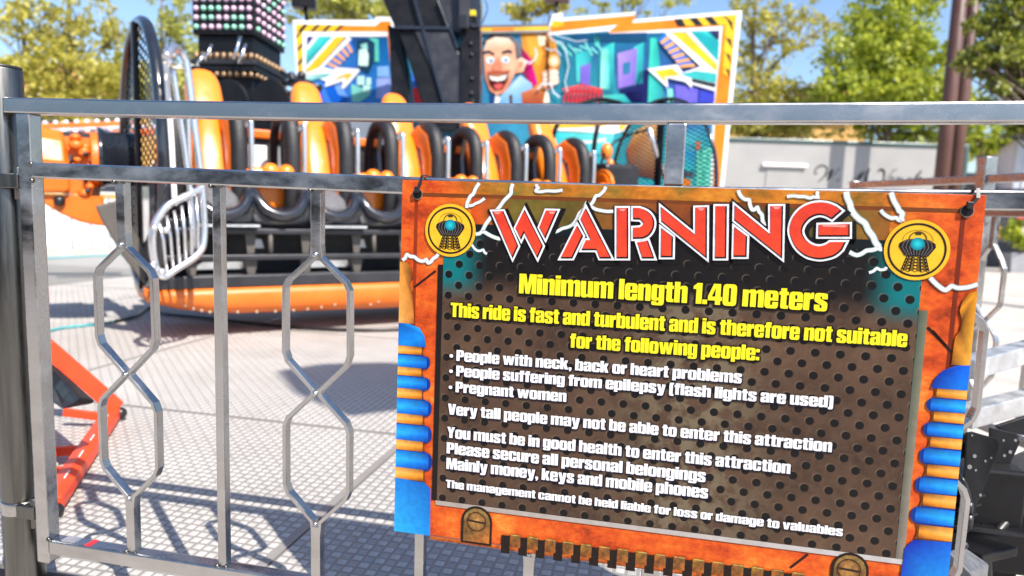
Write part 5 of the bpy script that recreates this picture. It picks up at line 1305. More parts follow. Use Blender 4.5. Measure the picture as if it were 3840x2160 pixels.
q3(5.5, mk(130, 180, 240), (1480, 840), (1670, 830), (1690, 1010), (1480, 1010)); q3(5.5, mk(150, 170, 240), (1470, 1030), (1700, 1020), (1710, 1360), (1460, 1360)); q3(5, mk(0, 90, 200), (640, 1200), (900, 1100), (1000, 1400), (760, 1449)); q3(5.5, mk(90, 60, 200), (400, 1240), (540, 1220), (600, 1449), (480, 1449)); q3(5.7, mk(110, 160, 240), (780, 1160), (880, 1120), (1000, 1340), (840, 1300))
a.build('left_picture', minkm, mural)
# middle panel with the grinning man
out_m = [m2(372, 240), (1800, 92), (2070, 84), (2072, 1000), m2(385, 1800)]
board_panel('middle_panel', [(1465, 112), (1800, 108), (2062, 98), (2066, 1000), (1480, 900)])
a = Art(mpt)
q6(1, [mk(60, 150, 190), mk(60, 140, 180), mk(60, 170, 190), mk(40, 120, 170)], (-460, 240), (745, 205), (760, 1900), (-440, 1800))
a.poly([(1535, 260), (1570, 320), (1580, 390), (1540, 390)], mk(60, 110, 210), 1.5); a.poly([(1545, 330), (1575, 330), (1590, 390), (1540, 390)], mk(220, 50, 60), 2)
q6(2, [mk(214, 150, 60), mk(190, 110, 20), mk(150, 80, 20), mk(236, 160, 50)], (520, 255), (745, 250), (740, 820), (600, 820)); q6(2.2, mk(240, 170, 60), (560, 280), (640, 270), (700, 420), (660, 520), (600, 440)); q6(2.3, mk(250, 236, 200), (650, 270), (720, 280), (715, 350), (670, 360))
q6(3, [mk(150, 16, 70), mk(190, 0, 110), mk(236, 0, 140), mk(190, 10, 100), mk(130, 20, 60)], (530, 370), (600, 450), (655, 650), (620, 685), (540, 560))
q6(3.2, [mk(120, 180, 226), mk(170, 210, 240), mk(200, 226, 246), mk(150, 196, 232), mk(110, 170, 220)], (300, 820), (430, 680), (520, 585), (610, 650), (640, 820)); q6(3.4, mk(30, 70, 130), (285, 720), (330, 760), (330, 820), (290, 820)); q6(3.5, mk(236, 240, 244), (330, 740), (370, 760), (345, 820), (320, 820)); q6(3.6, mk(90, 60, 50), (435, 740), (460, 735), (462, 820), (440, 820))
SK1, SK2, SK3 = mk(255, 226, 204), mk(246, 184, 150), mk(224, 140, 108)
q6(4, [mk(60, 58, 62), mk(50, 50, 54), mk(90, 92, 98), mk(130, 132, 138), mk(100, 100, 106), mk(70, 70, 74)], (225, 330), (300, 262), (430, 262), (525, 340), (535, 470), (480, 500))
q6(5, [SK2, SK1, SK1, SK1, SK2, SK2, SK2, SK3, SK3, SK2, SK3, SK3], (238, 400), (262, 320), (330, 290), (430, 300), (478, 350), (490, 470), (486, 560), (445, 650), (400, 715), (345, 742), (285, 705), (250, 600))
q6(5.2, [SK2, SK1, SK1, SK2, SK3], (486, 470), (535, 450), (575, 480), (545, 560), (480, 575)); q6(5.3, SK3, (505, 490), (540, 475), (545, 510), (510, 540))
for cx, cy, rx in ((292, 472, 36), (408, 468, 32)):
    a.disc(m6(cx, cy), rx / 2.07, 27 / 2.07, mk(236, 244, 250), 6, 18); a.disc(m6(cx + 4, cy + 2), 12 / 2.07, 13 / 2.07, mk(90, 150, 200), 6.4, 14); a.disc(m6(cx + 4, cy + 2), 5 / 2.07, 6 / 2.07, mk(20, 30, 40), 6.7, 10)
q6(6, mk(70, 66, 70), (238, 400), (280, 392), (325, 420), (318, 436), (280, 415), (240, 425)); q6(6, mk(70, 66, 70), (378, 405), (430, 385), (462, 402), (455, 420), (425, 410), (385, 425))
q6(6, [SK2, mk(240, 150, 116), SK3, mk(190, 90, 66), SK3], (330, 440), (360, 450), (385, 530), (340, 556), (300, 530)); a.disc(m6(340, 528), 17, 13, mk(240, 150, 116), 6.5, 16, edge=SK3)
q6(6, mk(190, 96, 70), (262, 560), (300, 552), (400, 552), (440, 545), (445, 565), (360, 580), (270, 582))
q6(6.5, mk(80, 14, 18), (268, 585), (350, 598), (430, 568), (425, 625), (385, 695), (330, 705), (288, 660)); q6(7, mk(246, 246, 240), (280, 592), (350, 604), (420, 580), (405, 622), (345, 634), (295, 622)); q6(7, mk(220, 96, 90), (315, 665), (350, 650), (392, 655), (375, 692), (335, 700))
q6(4, [mk(200, 110, 70), mk(230, 150, 100), mk(190, 100, 60), mk(160, 70, 40)], (530, 720), (640, 680), (700, 720), (690, 820), (540, 820)); q6(4.2, [SK2, SK2, SK3, SK3], (690, 560), (745, 540), (745, 690), (700, 690))
for i in range(3): q6(4.5, SK1, (700, 575 + i * 36), (745, 568 + i * 36), (745, 592 + i * 36), (702, 600 + i * 36))
q6(4, mk(250, 240, 220), (752 - 30, 690), (745, 690), (745, 800), (700, 800))
q6(8, mk(120, 120, 126), (-460, 215), (745, 190), (745, 210), (-460, 235)); q6(8, mk(150, 150, 150), (-460, 262), (745, 238), (745, 256), (-460, 280)); q6(7.8, MY, (-460, 235), (745, 210), (745, 238), (-460, 262)); q6(7.9, MO, (300, 224), (480, 219), (470, 244), (310, 248))
a.build('middle_picture', minkm, mural)
# details of the right panel that sit over the joint
a = Art(mpt)
a.disc(m6(785, 480), 22, 24, mk(255, 250, 236), 11.2, 18, edge=mk(230, 170, 70))
q6(11, [mk(214, 150, 60), mk(230, 170, 80), mk(180, 110, 30), mk(200, 120, 30)], (748, 270), (800, 330), (830, 520), (748, 700)); q6(11.4, [SK2, SK1, SK2, SK3], (748, 545), (800, 540), (825, 640), (760, 690))
for i in range(3): q6(11.6, SK1, (750, 560 + i * 38), (815, 552 + i * 38), (820, 578 + i * 38), (752, 588 + i * 38))
for i in range(9):
    x = 880 + i * 32
    a.stroke([m6(x - 20, 800), m6(x - 8, 740), m6(x + 10, 690 - 10 * math.sin(PI * i / 8))], 6.5, mk(226, 40, 50), 11.4); a.stroke([m6(x + 10, 690 - 10 * math.sin(PI * i / 8)), m6(x + 22, 745), m6(x + 26, 800)], 6.5, mk(190, 24, 40), 11.3)
a.stroke([m6(850, 700), m6(1000, 668), m6(1140, 700)], 8, mk(236, 70, 70), 11.6)
q6(11, [mk(90, 210, 190), mk(60, 190, 180), mk(30, 150, 160), mk(70, 200, 190)], (1150, 745), (1320, 735), (1380, 800), (1150, 800))
def zig(pts, w, l=12.2):
    a.stroke([m6(*p) for p in pts], w, mk(214, 226, 240), l)
zig([(640, 380), (655, 430), (635, 470), (600, 500), (570, 480)], 5); zig([(740, 270), (770, 320), (850, 340), (880, 420), (900, 520), (870, 640), (890, 720)], 4); zig([(660, 700), (700, 650), (760, 660), (780, 720), (830, 760)], 6); zig([(740, 260), (860, 300), (960, 330), (1040, 320)], 3); zig([(720, 380), (760, 400), (800, 390), (840, 440)], 4)
a.build('joint_picture', minkm, mural)
tl_ = thing('mural_lamp', 'brown lamp on a bracket above the mural, cut by the top edge', 'lamp', tuple(vD(1400, 10, 8.2)))
b = MB(); b.box(vD(1402, 0, 8.2), (0.28, 0.14, 0.06), Matrix.Rotation(0.1, 3, 'Z')); b.build('lamp_head', rust_pole, tl_, bevel=0.01)
b = MB(); b.tube([vD(1401, 5, 8.2), vD(1398, 48, 8.2)], 0.02, 8); b.build('bracket', dark_steel, tl_)

# ------------------------------------------------------------------ lorry trailer, its lettering, rusty poles
trl = thing('show_trailer', 'long pale grey trailer with dark green roof edge and black script lettering', 'trailer', (vD(2130, 500, 17).x, vD(2130, 500, 17).y, GZ))
T0, T1 = vD(1700, 335, 17.15), vD(2432, 366, 17.0)
td = Vector((T1.x - T0.x, T1.y - T0.y, 0)); tl_len = td.length; td.normalize(); TN = Vector((td.y, -td.x, 0))
if TN.dot(CAM - T0) < 0: TN = -TN
ztop = 2.72
tgrey = mat('pale_grey_trailer_skin', (0.30, 0.295, 0.288, 1), 0.5, vary=0.06, vscale=1.5)
tgreen = mat('dark_green_trim', (0.035, 0.075, 0.070, 1), 0.3, coat=0.3)
def tpt(s, z, off=0): return Vector((T0.x, T0.y, 0)) + td * s + Vector((0, 0, z)) + TN * off
def tbox(b, s0, s1, z0, z1, o0, o1):
    vs = [tpt(s, z, o) for s in (s0, s1) for z in (z0, z1) for o in (o0, o1)]
    return b.add(vs, [(0, 1, 3, 2), (4, 6, 7, 5), (0, 4, 5, 1), (2, 3, 7, 6), (0, 2, 6, 4), (1, 5, 7, 3)])
b = MB(); tbox(b, 0, tl_len, 0.5, ztop - 0.02, -2.45, 0); b.build('body', tgrey, trl)
b = MB(); tbox(b, -0.02, tl_len + 0.06, ztop - 0.10, ztop, -2.5, 0.035); b.build('roof_edge', tgreen, trl, bevel=0.02)
b = MB(); tbox(b, tl_len - 0.03, tl_len + 0.06, 0.45, ztop - 0.10, -2.47, 0.03); b.build('corner_post', tgreen, trl, bevel=0.01)
b = MB(); tbox(b, 0, tl_len, 0.2, 0.5, -2.3, -0.15); b.build('underframe', black_paint, trl)
b = MB()
for s in (1.2, 2.4): b.tube([tpt(s, 0.12, -0.3), tpt(s, 0.12, -0.02)], 0.42, 24)
b.build('wheel', black_plastic, trl)
def tpix(px, py): 
    q = onPl(px, py, T0, TN); return ((q - T0).dot(td), q.z)
def t4(x, y): return (2680 + x / 2.683, 460 + y / 2.683)
s0, z_ = tpix(*t4(475, 400)); s1, _ = tpix(*t4(925, 420))
b = MB(); tbox(b, s0, s1, z_ - 0.10, z_ - 0.02, 0.0, 0.10); b.build('hatch_hood', white_paint, trl, bevel=0.02)
b = MB(); tbox(b, s0 + 0.12, s1 - 0.12, z_ - 1.0, z_ - 0.10, 0.0, 0.02); b.build('hatch', tgrey, trl, bevel=0.008)
sc = Art(lambda x, y, l: onPl(x, y, T0, TN) + TN * (0.004 + 0.002 * l)); INK = rgb(14, 22, 20)
def pen(pts, w):
    P = [Vector((q.x, q.y)) for q in smooth_path([(*t4(*p), 0) for p in pts], 5)]
    n = len(P); ws = [w[0] + (w[1] - w[0]) * math.sin(PI * i / (n - 1)) for i in range(n)]
    sc.stroke(P, [k / 2.683 for k in ws], INK, 1 + 0.2 * (len(sc.f) % 7))
pen([(1040, 500), (1012, 520), (1010, 480), (1050, 438), (1100, 435), (1130, 465), (1110, 530), (1050, 590), (1035, 592)], (4, 16)); pen([(1045, 592), (1120, 530), (1185, 468)], (4, 8)); pen([(1190, 465), (1165, 520), (1130, 580)], (10, 24)); pen([(1130, 582), (1200, 520), (1260, 455)], (4, 7)); pen([(1262, 455), (1240, 470)], (4, 8))
sc.disc(t4(1238, 580), 3.6, 3.6, INK, 2, 12); sc.disc(t4(1605, 590), 3.6, 3.6, INK, 2, 12)
pen([(1345, 600), (1365, 612), (1420, 560), (1490, 490)], (4, 8)); pen([(1495, 485), (1460, 540), (1435, 590)], (8, 20)); pen([(1440, 588), (1490, 530), (1555, 460)], (4, 8)); pen([(1560, 460), (1530, 530), (1515, 590), (1540, 590)], (8, 24))
pen([(1640, 500), (1660, 475), (1695, 480), (1705, 520), (1690, 590)], (6, 24)); pen([(1690, 592), (1760, 530), (1800, 480), (1840, 468)], (4, 8))
pen([(1755, 590), (1790, 575), (1800, 555), (1775, 550), (1755, 580), (1765, 608), (1800, 600)], (4, 12)); pen([(1825, 560), (1845, 555), (1838, 610)], (5, 14)); pen([(1842, 585), (1868, 558), (1890, 560), (1885, 572)], (4, 10)); pen([(1990, 560), (1950, 558), (1925, 590), (1940, 612), (1980, 590)], (4, 12)); pen([(2085, 478), (2040, 530), (1990, 606), (2010, 610)], (8, 22)); pen([(2040, 590), (2075, 575), (2080, 555), (2055, 552), (2038, 585), (2050, 610), (2090, 595)], (4, 12)); pen([(2110, 598), (2140, 560), (2150, 590), (2130, 612), (2105, 605)], (4, 11)); pen([(2175, 560), (2190, 556), (2180, 608)], (5, 12)); pen([(2184, 590), (2215, 558), (2225, 566), (2215, 608)], (4, 12))
so = sc.build('script_lettering', ink_mat('script_paint', 0.4, mottle=0.05), trl)
for x, D, lab in ((2369, 15.28, 'front rusty brown steel pole of the pair before the grey trailer'), (2401, 15.51, 'rear rusty brown steel pole of the pair before the grey trailer')):
    q = vD(x, 440, D); pole = thing('steel_pole', lab, 'pole', (q.x, q.y, GZ), 'rusty poles in front of the trailer')
    b = MB(); b.tube([(q.x, q.y, GZ), (q.x, q.y, 3), (q.x, q.y, 9.5)], 0.145, 24); b.build('shaft', rust_pole, pole)
    b = MB(); b.tube([(q.x, q.y, GZ), (q.x, q.y, GZ + 0.05)], 0.26, 24); b.build('base_plate', dark_steel, pole)

# ------------------------------------------------------------------ buildings
ochre = mat('ochre_render', (0.50, 0.29, 0.085, 1), 0.8, vary=0.1, vscale=1)
glass_d = mat('dark_window_glass', (0.03, 0.035, 0.05, 1), 0.1, vary=0.1)
def block(name, label, cat, A, B, ztop, depth, wallm, z0=GZ, wins=(), roofm=None, over=0.2):
    A, B = Vector((A.x, A.y, 0)), Vector((B.x, B.y, 0)); d = (B - A).normalized(); n = Vector((d.y, -d.x, 0))
    if n.dot(CAM - A) < 0: n = -n
    o = thing(name, label, cat, ((A + B) / 2).to_tuple()[:2] + (z0,))
    L = (B - A).length
    def bx(b, s0, s1, za, zb_, o0, o1):
        vs = [A + d * s + Vector((0, 0, z)) + n * q for s in (s0, s1) for z in (za, zb_) for q in (o0, o1)]
        b.add(vs, [(0, 1, 3, 2), (4, 6, 7, 5), (0, 4, 5, 1), (2, 3, 7, 6), (0, 2, 6, 4), (1, 5, 7, 3)])
    b = MB(); bx(b, 0, L, z0, ztop, -depth, 0); b.build('wall', wallm, o)
    b = MB(); bx(b, -over, L + over, ztop, ztop + 0.18, -depth - over, over); b.build('roof', roofm or white_paint, o)
    for (s, z, w_, h_) in wins:
        b = MB(); bx(b, s, s + w_, z, z + h_, -0.02, 0.03); f = b.build('window', white_paint, o)
        b = MB(); bx(b, s + 0.08, s + w_ - 0.08, z + 0.08, z + h_ - 0.08, -0.01, 0.036); b.build('pane', glass_d, f)
    return o
A, B = vD(40, 300, 31), vD(520, 300, 31)
block('ochre_building', 'ochre building glimpsed behind the trees at the left', 'building', A, B, 6.4, 10, ochre, wins=[(s, z, 1.3, 1.5) for s in (0.8, 3.4, 6.0) for z in (0.8, 3.6)])
A, B = vD(1800, 300, 30), vD(2128, 300, 30)
block('ochre_building', 'ochre building rising behind the trailer and the sparse tree', 'building', A, B, 4.9, 10, ochre, wins=[(s, 3.0, 1.2, 1.2) for s in (1.0, 3.0)])
A, B = vD(2040, 300, 33), vD(2180, 300, 33)
block('ochre_building', 'stepped ochre upper block with a pale roof edge beyond the trailer', 'building', A, B, 6.9, 8, ochre, wins=[(0.6, 5.0, 1.0, 1.1)])
A, B = vD(2556, 400, 24), vD(2760, 400, 23)
wh = mat('white_house_wall', (0.55, 0.58, 0.66, 1), 0.7, vary=0.05)
block('white_house', 'white house corner under dark eaves at the right picture edge', 'house', A, B, 3.75, 8, wh, roofm=mat('dark_eaves', (0.03, 0.04, 0.06, 1), 0.6), over=0.45, wins=[(0.25, 1.0, 0.5, 2.2)])
# low house with a brown tiled roof
hb = thing('tiled_house', 'low house with a brown tiled roof beyond the far barrier', 'house', tuple(vD(2510, 480, 27)))
P, Q = vD(2430, 500, 27), vD(2620, 500, 26.5); d = Vector((Q.x - P.x, Q.y - P.y, 0)).normalized(); n = Vector((-d.y, d.x, 0))
L = (Q - P).length; b = MB(); vs = [P + d * s + n * o + Vector((0, 0, z - P.z)) for s in (0, L) for o, z in ((0, GZ), (0, 1.9), (3, 2.9), (6, 1.9), (6, GZ))]
bq = MB(); bq.add(vs, [(0, 1, 2, 3, 4), (9, 8, 7, 6, 5), (0, 5, 6, 1), (3, 8, 9, 4)]); bq.build('wall', mat('brick_wall', (0.22, 0.10, 0.06, 1), 0.85), hb)
bq = MB(); bq.add([v + Vector((0, 0, 0.01)) for v in (vs[1] - n * .3 - Vector((0, 0, .1)), vs[6] - n * .3 - Vector((0, 0, .1)), vs[7], vs[2], vs[8] + n * .3, vs[3] + n * .3)], [(0, 1, 2, 3), (3, 2, 4, 5)]); bq.build('roof', mat('brown_roof_tiles', (0.22, 0.15, 0.09, 1), 0.8, vary=0.3, vscale=12), hb)
# shop with a red awning, planter
sh_ = block('dark_shopfront', 'dark shopfront with a red awning beyond the barrier at the right', 'shop', vD(2440, 600, 18.2), vD(2760, 600, 17.6), 1.55, 3, mat('charcoal_shop_paint', (0.03, 0.035, 0.045, 1), 0.5), roofm=dark_steel, wins=[(1.15, 0.2, 0.9, 1.2)])
b = MB(); p0, p1 = vD(2526, 545, 17.6), vD(2720, 548, 17.2)
b.add([p0 + Vector((0, 0, .15)), p1 + Vector((0, 0, .15)), p1 + Vector((0, 0, -.12)) - FH * .7, p0 + Vector((0, 0, -.12)) - FH * .7, p1 + Vector((0, 0, -.26)) - FH * .7, p0 + Vector((0, 0, -.26)) - FH * .7], [(0, 1, 2, 3), (3, 2, 4, 5)])
b.build('awning', mat('red_awning_cloth', (0.42, 0.02, 0.03, 1), 0.7), sh_)
b = MB(); b.box(vD(2508, 585, 17.9), (0.18, 0.05, 0.30)); b.build('notice', mat('yellow_notice', (0.7, 0.42, 0.05, 1), 0.6), sh_)
pt = thing('planter', 'grey square planter with a leafy shrub beside the dark shopfront', 'planter', (vD(2562, 672, 16.4).x, vD(2562, 672, 16.4).y, GZ))
q = wloc(pt); b = MB(); b.loft([[q + Vector((sx * w_, sy * w_, z)) for sx, sy in ((-1, -1), (1, -1), (1, 1), (-1, 1))] for z, w_ in ((0, .26), (0.45, .30), (0.45, .26), (0.40, .26))]); b.build('pot', mat('grey_planter_stone', (0.30, 0.31, 0.33, 1), 0.8), pt)

# ------------------------------------------------------------------ trees
def leaf_mat(name, c1, c2, trans=0.35):
    m = bpy.data.materials.new(name); m.use_nodes = True
    nt = m.node_tree; L = nt.links.new; nt.nodes.clear()
    out = nt.nodes.new('ShaderNodeOutputMaterial'); geo = nt.nodes.new('ShaderNodeNewGeometry')
    ramp = nt.nodes.new('ShaderNodeValToRGB'); ramp.color_ramp.elements[0].color = c1; ramp.color_ramp.elements[1].color = c2
    L(geo.outputs['Random Per Island'], ramp.inputs[0])
    df = nt.nodes.new('ShaderNodeBsdfPrincipled'); df.inputs['Roughness'].default_value = 0.45; L(ramp.outputs[0], df.inputs['Base Color'])
    tr = nt.nodes.new('ShaderNodeBsdfTranslucent'); L(ramp.outputs[0], tr.inputs['Color'])
    mx = nt.nodes.new('ShaderNodeMixShader'); mx.inputs[0].default_value = trans
    L(df.outputs[0], mx.inputs[1]); L(tr.outputs[0], mx.inputs[2]); L(mx.outputs[0], out.inputs[0])
    return m
lf_yellow = leaf_mat('spring_yellow_leaves', (0.27, 0.265, 0.035, 1), (0.63, 0.56, 0.115, 1), 0.5)
lf_olive = leaf_mat('olive_leaves', (0.22, 0.25, 0.04, 1), (0.55, 0.54, 0.12, 1), 0.5)
lf_green = leaf_mat('fresh_green_leaves', (0.18, 0.25, 0.02, 1), (0.52, 0.55, 0.06, 1), 0.5)
lf_dark = leaf_mat('dark_green_leaves', (0.06, 0.095, 0.012, 1), (0.36, 0.38, 0.05, 1), 0.45)
bark = mat('grey_brown_bark', (0.13, 0.095, 0.07, 1), 0.85, vary=0.3, vscale=8, bump=0.3)
rng = np.random.default_rng(5)
def leaves(name, m, parent, blobs, size, seed, keep=0.72):
    """blobs: (centre, radii, number); leaf-sized rhombs gathered in clumps through each blob"""
    g_ = np.random.default_rng(seed); Pn = []
    for c, r, n in blobs:
        nc = max(4, n // 26)
        cl = g_.normal(size=(nc, 3)); cl /= np.linalg.norm(cl, axis=1)[:, None]; cl *= (g_.random((nc, 1)) ** 0.45)
        idx = g_.integers(0, nc, n)
        p = cl[idx] + g_.normal(size=(n, 3)) * 0.13
        Pn.append(np.array(c) + p * np.array(r))
    Pn = np.concatenate(Pn); Pn = Pn[g_.random(len(Pn)) < keep]; n = len(Pn); off = np.array(wloc(parent))
    a = g_.normal(size=(n, 3)); a /= np.linalg.norm(a, axis=1)[:, None]
    b = g_.normal(size=(n, 3)); b -= a * (a * b).sum(1)[:, None]; b /= np.linalg.norm(b, axis=1)[:, None]
    s = size * (0.6 + 0.8 * g_.random((n, 1)))
    V = np.stack([Pn - a * s, Pn + b * s * 0.55, Pn + a * s, Pn - b * s * 0.55], 1).reshape(-1, 3) - off
    me = bpy.data.meshes.new(name); me.vertices.add(4 * n); me.vertices.foreach_set('co', V.ravel())
    me.loops.add(4 * n); me.loops.foreach_set('vertex_index', np.arange(4 * n)); me.polygons.add(n)
    me.polygons.foreach_set('loop_start', np.arange(0, 4 * n, 4)); me.polygons.foreach_set('loop_total', np.full(n, 4))
    me.update(); me.validate(); me.materials.append(m)
    o = bpy.data.objects.new(name, me); COL.objects.link(o); o.parent = parent
    return o
def tree(label, base, trunk_top, r0, blobs, lm, size, seed, group='trees behind the ride', name='leafy_tree', twigs=5):
    t = thing(name, label, 'tree', (base[0], base[1], GZ), group)
    b = MB(); random.seed(seed)
    p0, p1 = Vector((base[0], base[1], GZ)), Vector(trunk_top)
    pts = [p0.lerp(p1, i / 6) + Vector((random.uniform(-.06, .06), random.uniform(-.06, .06), 0)) * (i > 0) for i in range(7)]
    b.tube(pts, [r0 * (1 - 0.78 * i / 6) for i in range(7)], 10); b.build('trunk', bark, t)
    l = MB()
    for c, r, n in blobs:
        c = Vector(c); k = min(0.95, max(0.25, (c.z - GZ - 0.8) / max(0.5, p1.z - GZ))); s = p0.lerp(p1, k * 0.85)
        l.tube([s, s.lerp(c, 0.5) + Vector((0, 0, 0.15)), c], [r0 * 0.35, r0 * 0.22, r0 * 0.1], 6)
        for j in range(twigs):
            e = c + Vector((random.uniform(-1, 1) * r[0], random.uniform(-1, 1) * r[1], random.uniform(-.6, 1) * r[2])) * 0.85
            l.tube([s.lerp(c, random.uniform(.4, .9)), e], [r0 * 0.14, r0 * 0.04], 5)
    l.build('limbs', bark, t)
    leaves('crown', lm, t, blobs, size, seed)
    return t
def bl(x, y, D, rx, ry, n, rd=None):
    """blob at view pixel x, y, depth D, radii in pixels"""
    c = vD(x, y, D); k = D * S / F_PX
    return (tuple(c), (rx * k, (rd or rx) * k, ry * k), n)
def base_of(x, D): q = vD(x, 480, D); return (q.x, q.y)
tree('thin yellow-green tree at the far left with sky showing through', base_of(60, 15), tuple(vD(50, -140, 15)), 0.09,
     [bl(40, 60, 15, 110, 90, 800), bl(110, 150, 15.3, 100, 70, 900), bl(30, 190, 14.8, 110, 60, 1600), bl(120, 20, 15.5, 80, 70, 420), bl(70, 260, 15, 130, 50, 1500)], lf_yellow, 0.065, 11)
tree('slender yellow-green tree with a straight grey trunk left of the oval guard', base_of(172, 16), tuple(vD(168, -160, 16)), 0.10,
     [bl(200, 30, 16, 90, 70, 480), bl(235, 105, 16, 90, 60, 560), bl(150, 110, 16.3, 70, 60, 420), bl(240, 185, 15.8, 120, 50, 1700), bl(200, 245, 16, 140, 50, 2000), bl(300, 80, 16.5, 50, 80, 350)], lf_yellow, 0.065, 12)
tree('low bushy olive tree between the oval guard and the tower', base_of(400, 17), tuple(vD(410, -60, 17)), 0.08,
     [bl(420, 60, 17, 60, 70, 550), bl(450, 110, 17, 60, 60, 600), bl(380, 190, 17, 110, 50, 1700), bl(450, 215, 17, 80, 50, 1400), bl(340, 230, 17, 100, 45, 1200), bl(460, 20, 17.4, 50, 50, 350)], lf_olive, 0.065, 13)
tree('yellow-green tree top showing above the left mural panel', base_of(870, 14), tuple(vD(880, -120, 14)), 0.09,
     [bl(830, 15, 14, 90, 45, 1400), bl(920, 20, 14, 70, 40, 1100), bl(870, -50, 14.3, 110, 60, 1300), bl(760, 20, 14.5, 60, 50, 700)], lf_olive, 0.06, 14)
tree('small yellow-green crown between the black arm and the mural lamp', base_of(1320, 15), tuple(vD(1325, -80, 15)), 0.07,
     [bl(1310, 25, 15, 55, 28, 520), bl(1400, 15, 15, 60, 30, 520), bl(1350, -40, 15, 80, 40, 600)], lf_yellow, 0.06, 15)
tree('wispy pale tree rising above the right mural panel', base_of(1560, 18), tuple(vD(1570, -100, 18)), 0.07,
     [bl(1500, 5, 18, 60, 30, 240), bl(1590, 10, 18, 60, 30, 260), bl(1700, 8, 18, 60, 26, 240), bl(1640, -40, 18, 90, 40, 300)], lf_olive, 0.06, 16)
tree('sparse yellow spring tree with a grey trunk right of the mural', base_of(1905, 22), tuple(vD(1900, -150, 22)), 0.14,
     [bl(1880, 20, 22, 70, 60, 480), bl(1950, 90, 22, 80, 60, 560), bl(1880, 130, 22.3, 60, 60, 480), bl(1990, 30, 22, 60, 60, 330), bl(1920, 215, 22, 100, 60, 1500), bl(2010, 265, 22, 120, 50, 2400), bl(1880, 300, 22, 80, 50, 1800), bl(1980, 330, 22, 140, 25, 1300), bl(2060, 80, 22.4, 60, 70, 330)], lf_yellow, 0.088, 17)
tree('large fresh green tree left of the rusty poles', base_of(2240, 20), tuple(vD(2240, -120, 20)), 0.16,
     [bl(2240, 60, 20, 120, 80, 2600), bl(2170, 150, 19.8, 110, 70, 2300), bl(2290, 150, 20, 110, 80, 2400), bl(2230, 240, 20, 140, 70, 3000), bl(2130, 240, 19.5, 100, 60, 1600), bl(2330, 260, 20, 90, 70, 1700), bl(2280, 330, 20.5, 120, 40, 1500), bl(2280, -30, 20, 120, 60, 1600), bl(2440, 290, 20.5, 60, 60, 800)], lf_green, 0.095, 18)
tree('near dark green tree reaching in from the right picture edge', base_of(2740, 9), tuple(vD(2730, -200, 9)), 0.14,
     [bl(2540, 60, 9.0, 70, 60, 1530), bl(2500, 140, 9.0, 70, 50, 1445), bl(2560, 170, 9.1, 70, 60, 1530), bl(2580, 280, 9.2, 60, 50, 1054), bl(2540, -10, 9.1, 80, 40, 1190), bl(2600, 220, 9.1, 70, 60, 1200), bl(2520, 230, 9.0, 50, 40, 500), bl(2450, 150, 8.9, 40, 40, 561), bl(2640, 100, 9.3, 90, 110, 2210), bl(2570, 330, 9.2, 50, 25, 442), bl(2470, 65, 9, 40, 35, 442)], lf_dark, 0.040, 19, group=None, name='dark_tree', twigs=7)
tree('bright green treetop glimpsed under the dark branches at the right', base_of(2470, 24), tuple(vD(2470, 150, 24)), 0.1,
     [bl(2450, 330, 24, 55, 60, 800), bl(2480, 360, 24, 45, 40, 500)], lf_green, 0.10, 20)
# shrub in the planter
q = wloc(pt)
leaves('shrub_leaves', lf_green, pt, [((q.x, q.y, GZ + 0.95), (0.42, 0.42, 0.48), 420)], 0.09, 31)
b = MB(); b.tube([q + Vector((0, 0, 0.4)), q + Vector((0.02, 0, 0.8))], 0.03, 8); b.build('stem', bark, pt)

# ------------------------------------------------------------------ right of the sign: another barrier, a rail frame, stage lights
P0, P1 = vD(2150, 466, 3.35), vD(2576, 443, 2.36)
P0.z = P1.z = 0
bd_ = (P1 - P0).normalized(); ang = math.atan2(bd_.y, bd_.x)
bar2 = thing('steel_barrier', 'second steel barrier with hexagon loops running off at the right edge behind the sign', 'barrier', (P0.x, P0.y, GZ), rz=ang)
L2 = 2.1; zo = -GZ
def loc_build(b, nm, m=steel, bv=0.003): return b.build(nm, m, bar2, local=True, bevel=bv)
loc_build(MB().beam((0.0, 0, 1.005 + zo), (L2, 0, 1.005 + zo), T, T), 'top_rail'); loc_build(MB().beam((0.015, 0, 0.885 + zo), (L2, 0, 0.885 + zo), T, T), 'middle_rail'); loc_build(MB().beam((0.015, 0, 0.12 + zo), (L2, 0, 0.12 + zo), T, T), 'bottom_rail')
loc_build(MB().beam((0.0, 0, 0), (0.0, 0, 1.025 + zo), 0.034, 0.034, (0, 1, 0)), 'post'); loc_build(MB().beam((0.83, 0.0, 0), (0.83, 0.0, 1.085 + zo), 0.045, 0.045, (0, 1, 0)), 'post')
for i in range(10):
    x = 0.10 + i * 0.2
    if i % 2: loc_build(MB().beam((x, 0, 0.136 + zo), (x, 0, 0.87 + zo), 0.018, 0.018, (0, 1, 0)), 'bar', bv=0.002)
    else:
        b = MB(); b.beam((x, 0, 0.755 + zo), (x, 0, 0.87 + zo), 0.019, 0.019, (0, 1, 0)); b.beam((x, 0, 0.136 + zo), (x, 0, 0.244 + zo), 0.019, 0.019, (0, 1, 0))
        for s in (-1, 1):
            b.ribbon([(x + s * a_, 0, z_ + zo) for a_, z_ in ((.006, .772), (.056, .704), (.064, .690), (.064, .572), (.058, .554), (.006, .500), (.058, .446), (.064, .43), (.064, .318), (.058, .302), (.006, .235))], 0.0075, 0.018, (0, 1, 0))
        loc_build(b, 'hexagon_bar', bv=0.0012)
rf = thing('aluminium_rail_frame', 'two square aluminium rails one above the other behind the right edge of the sign', 'rail', tuple(Vector((vD(2500, 1000, 1.9).x, vD(2500, 1000, 1.9).y, GZ))))
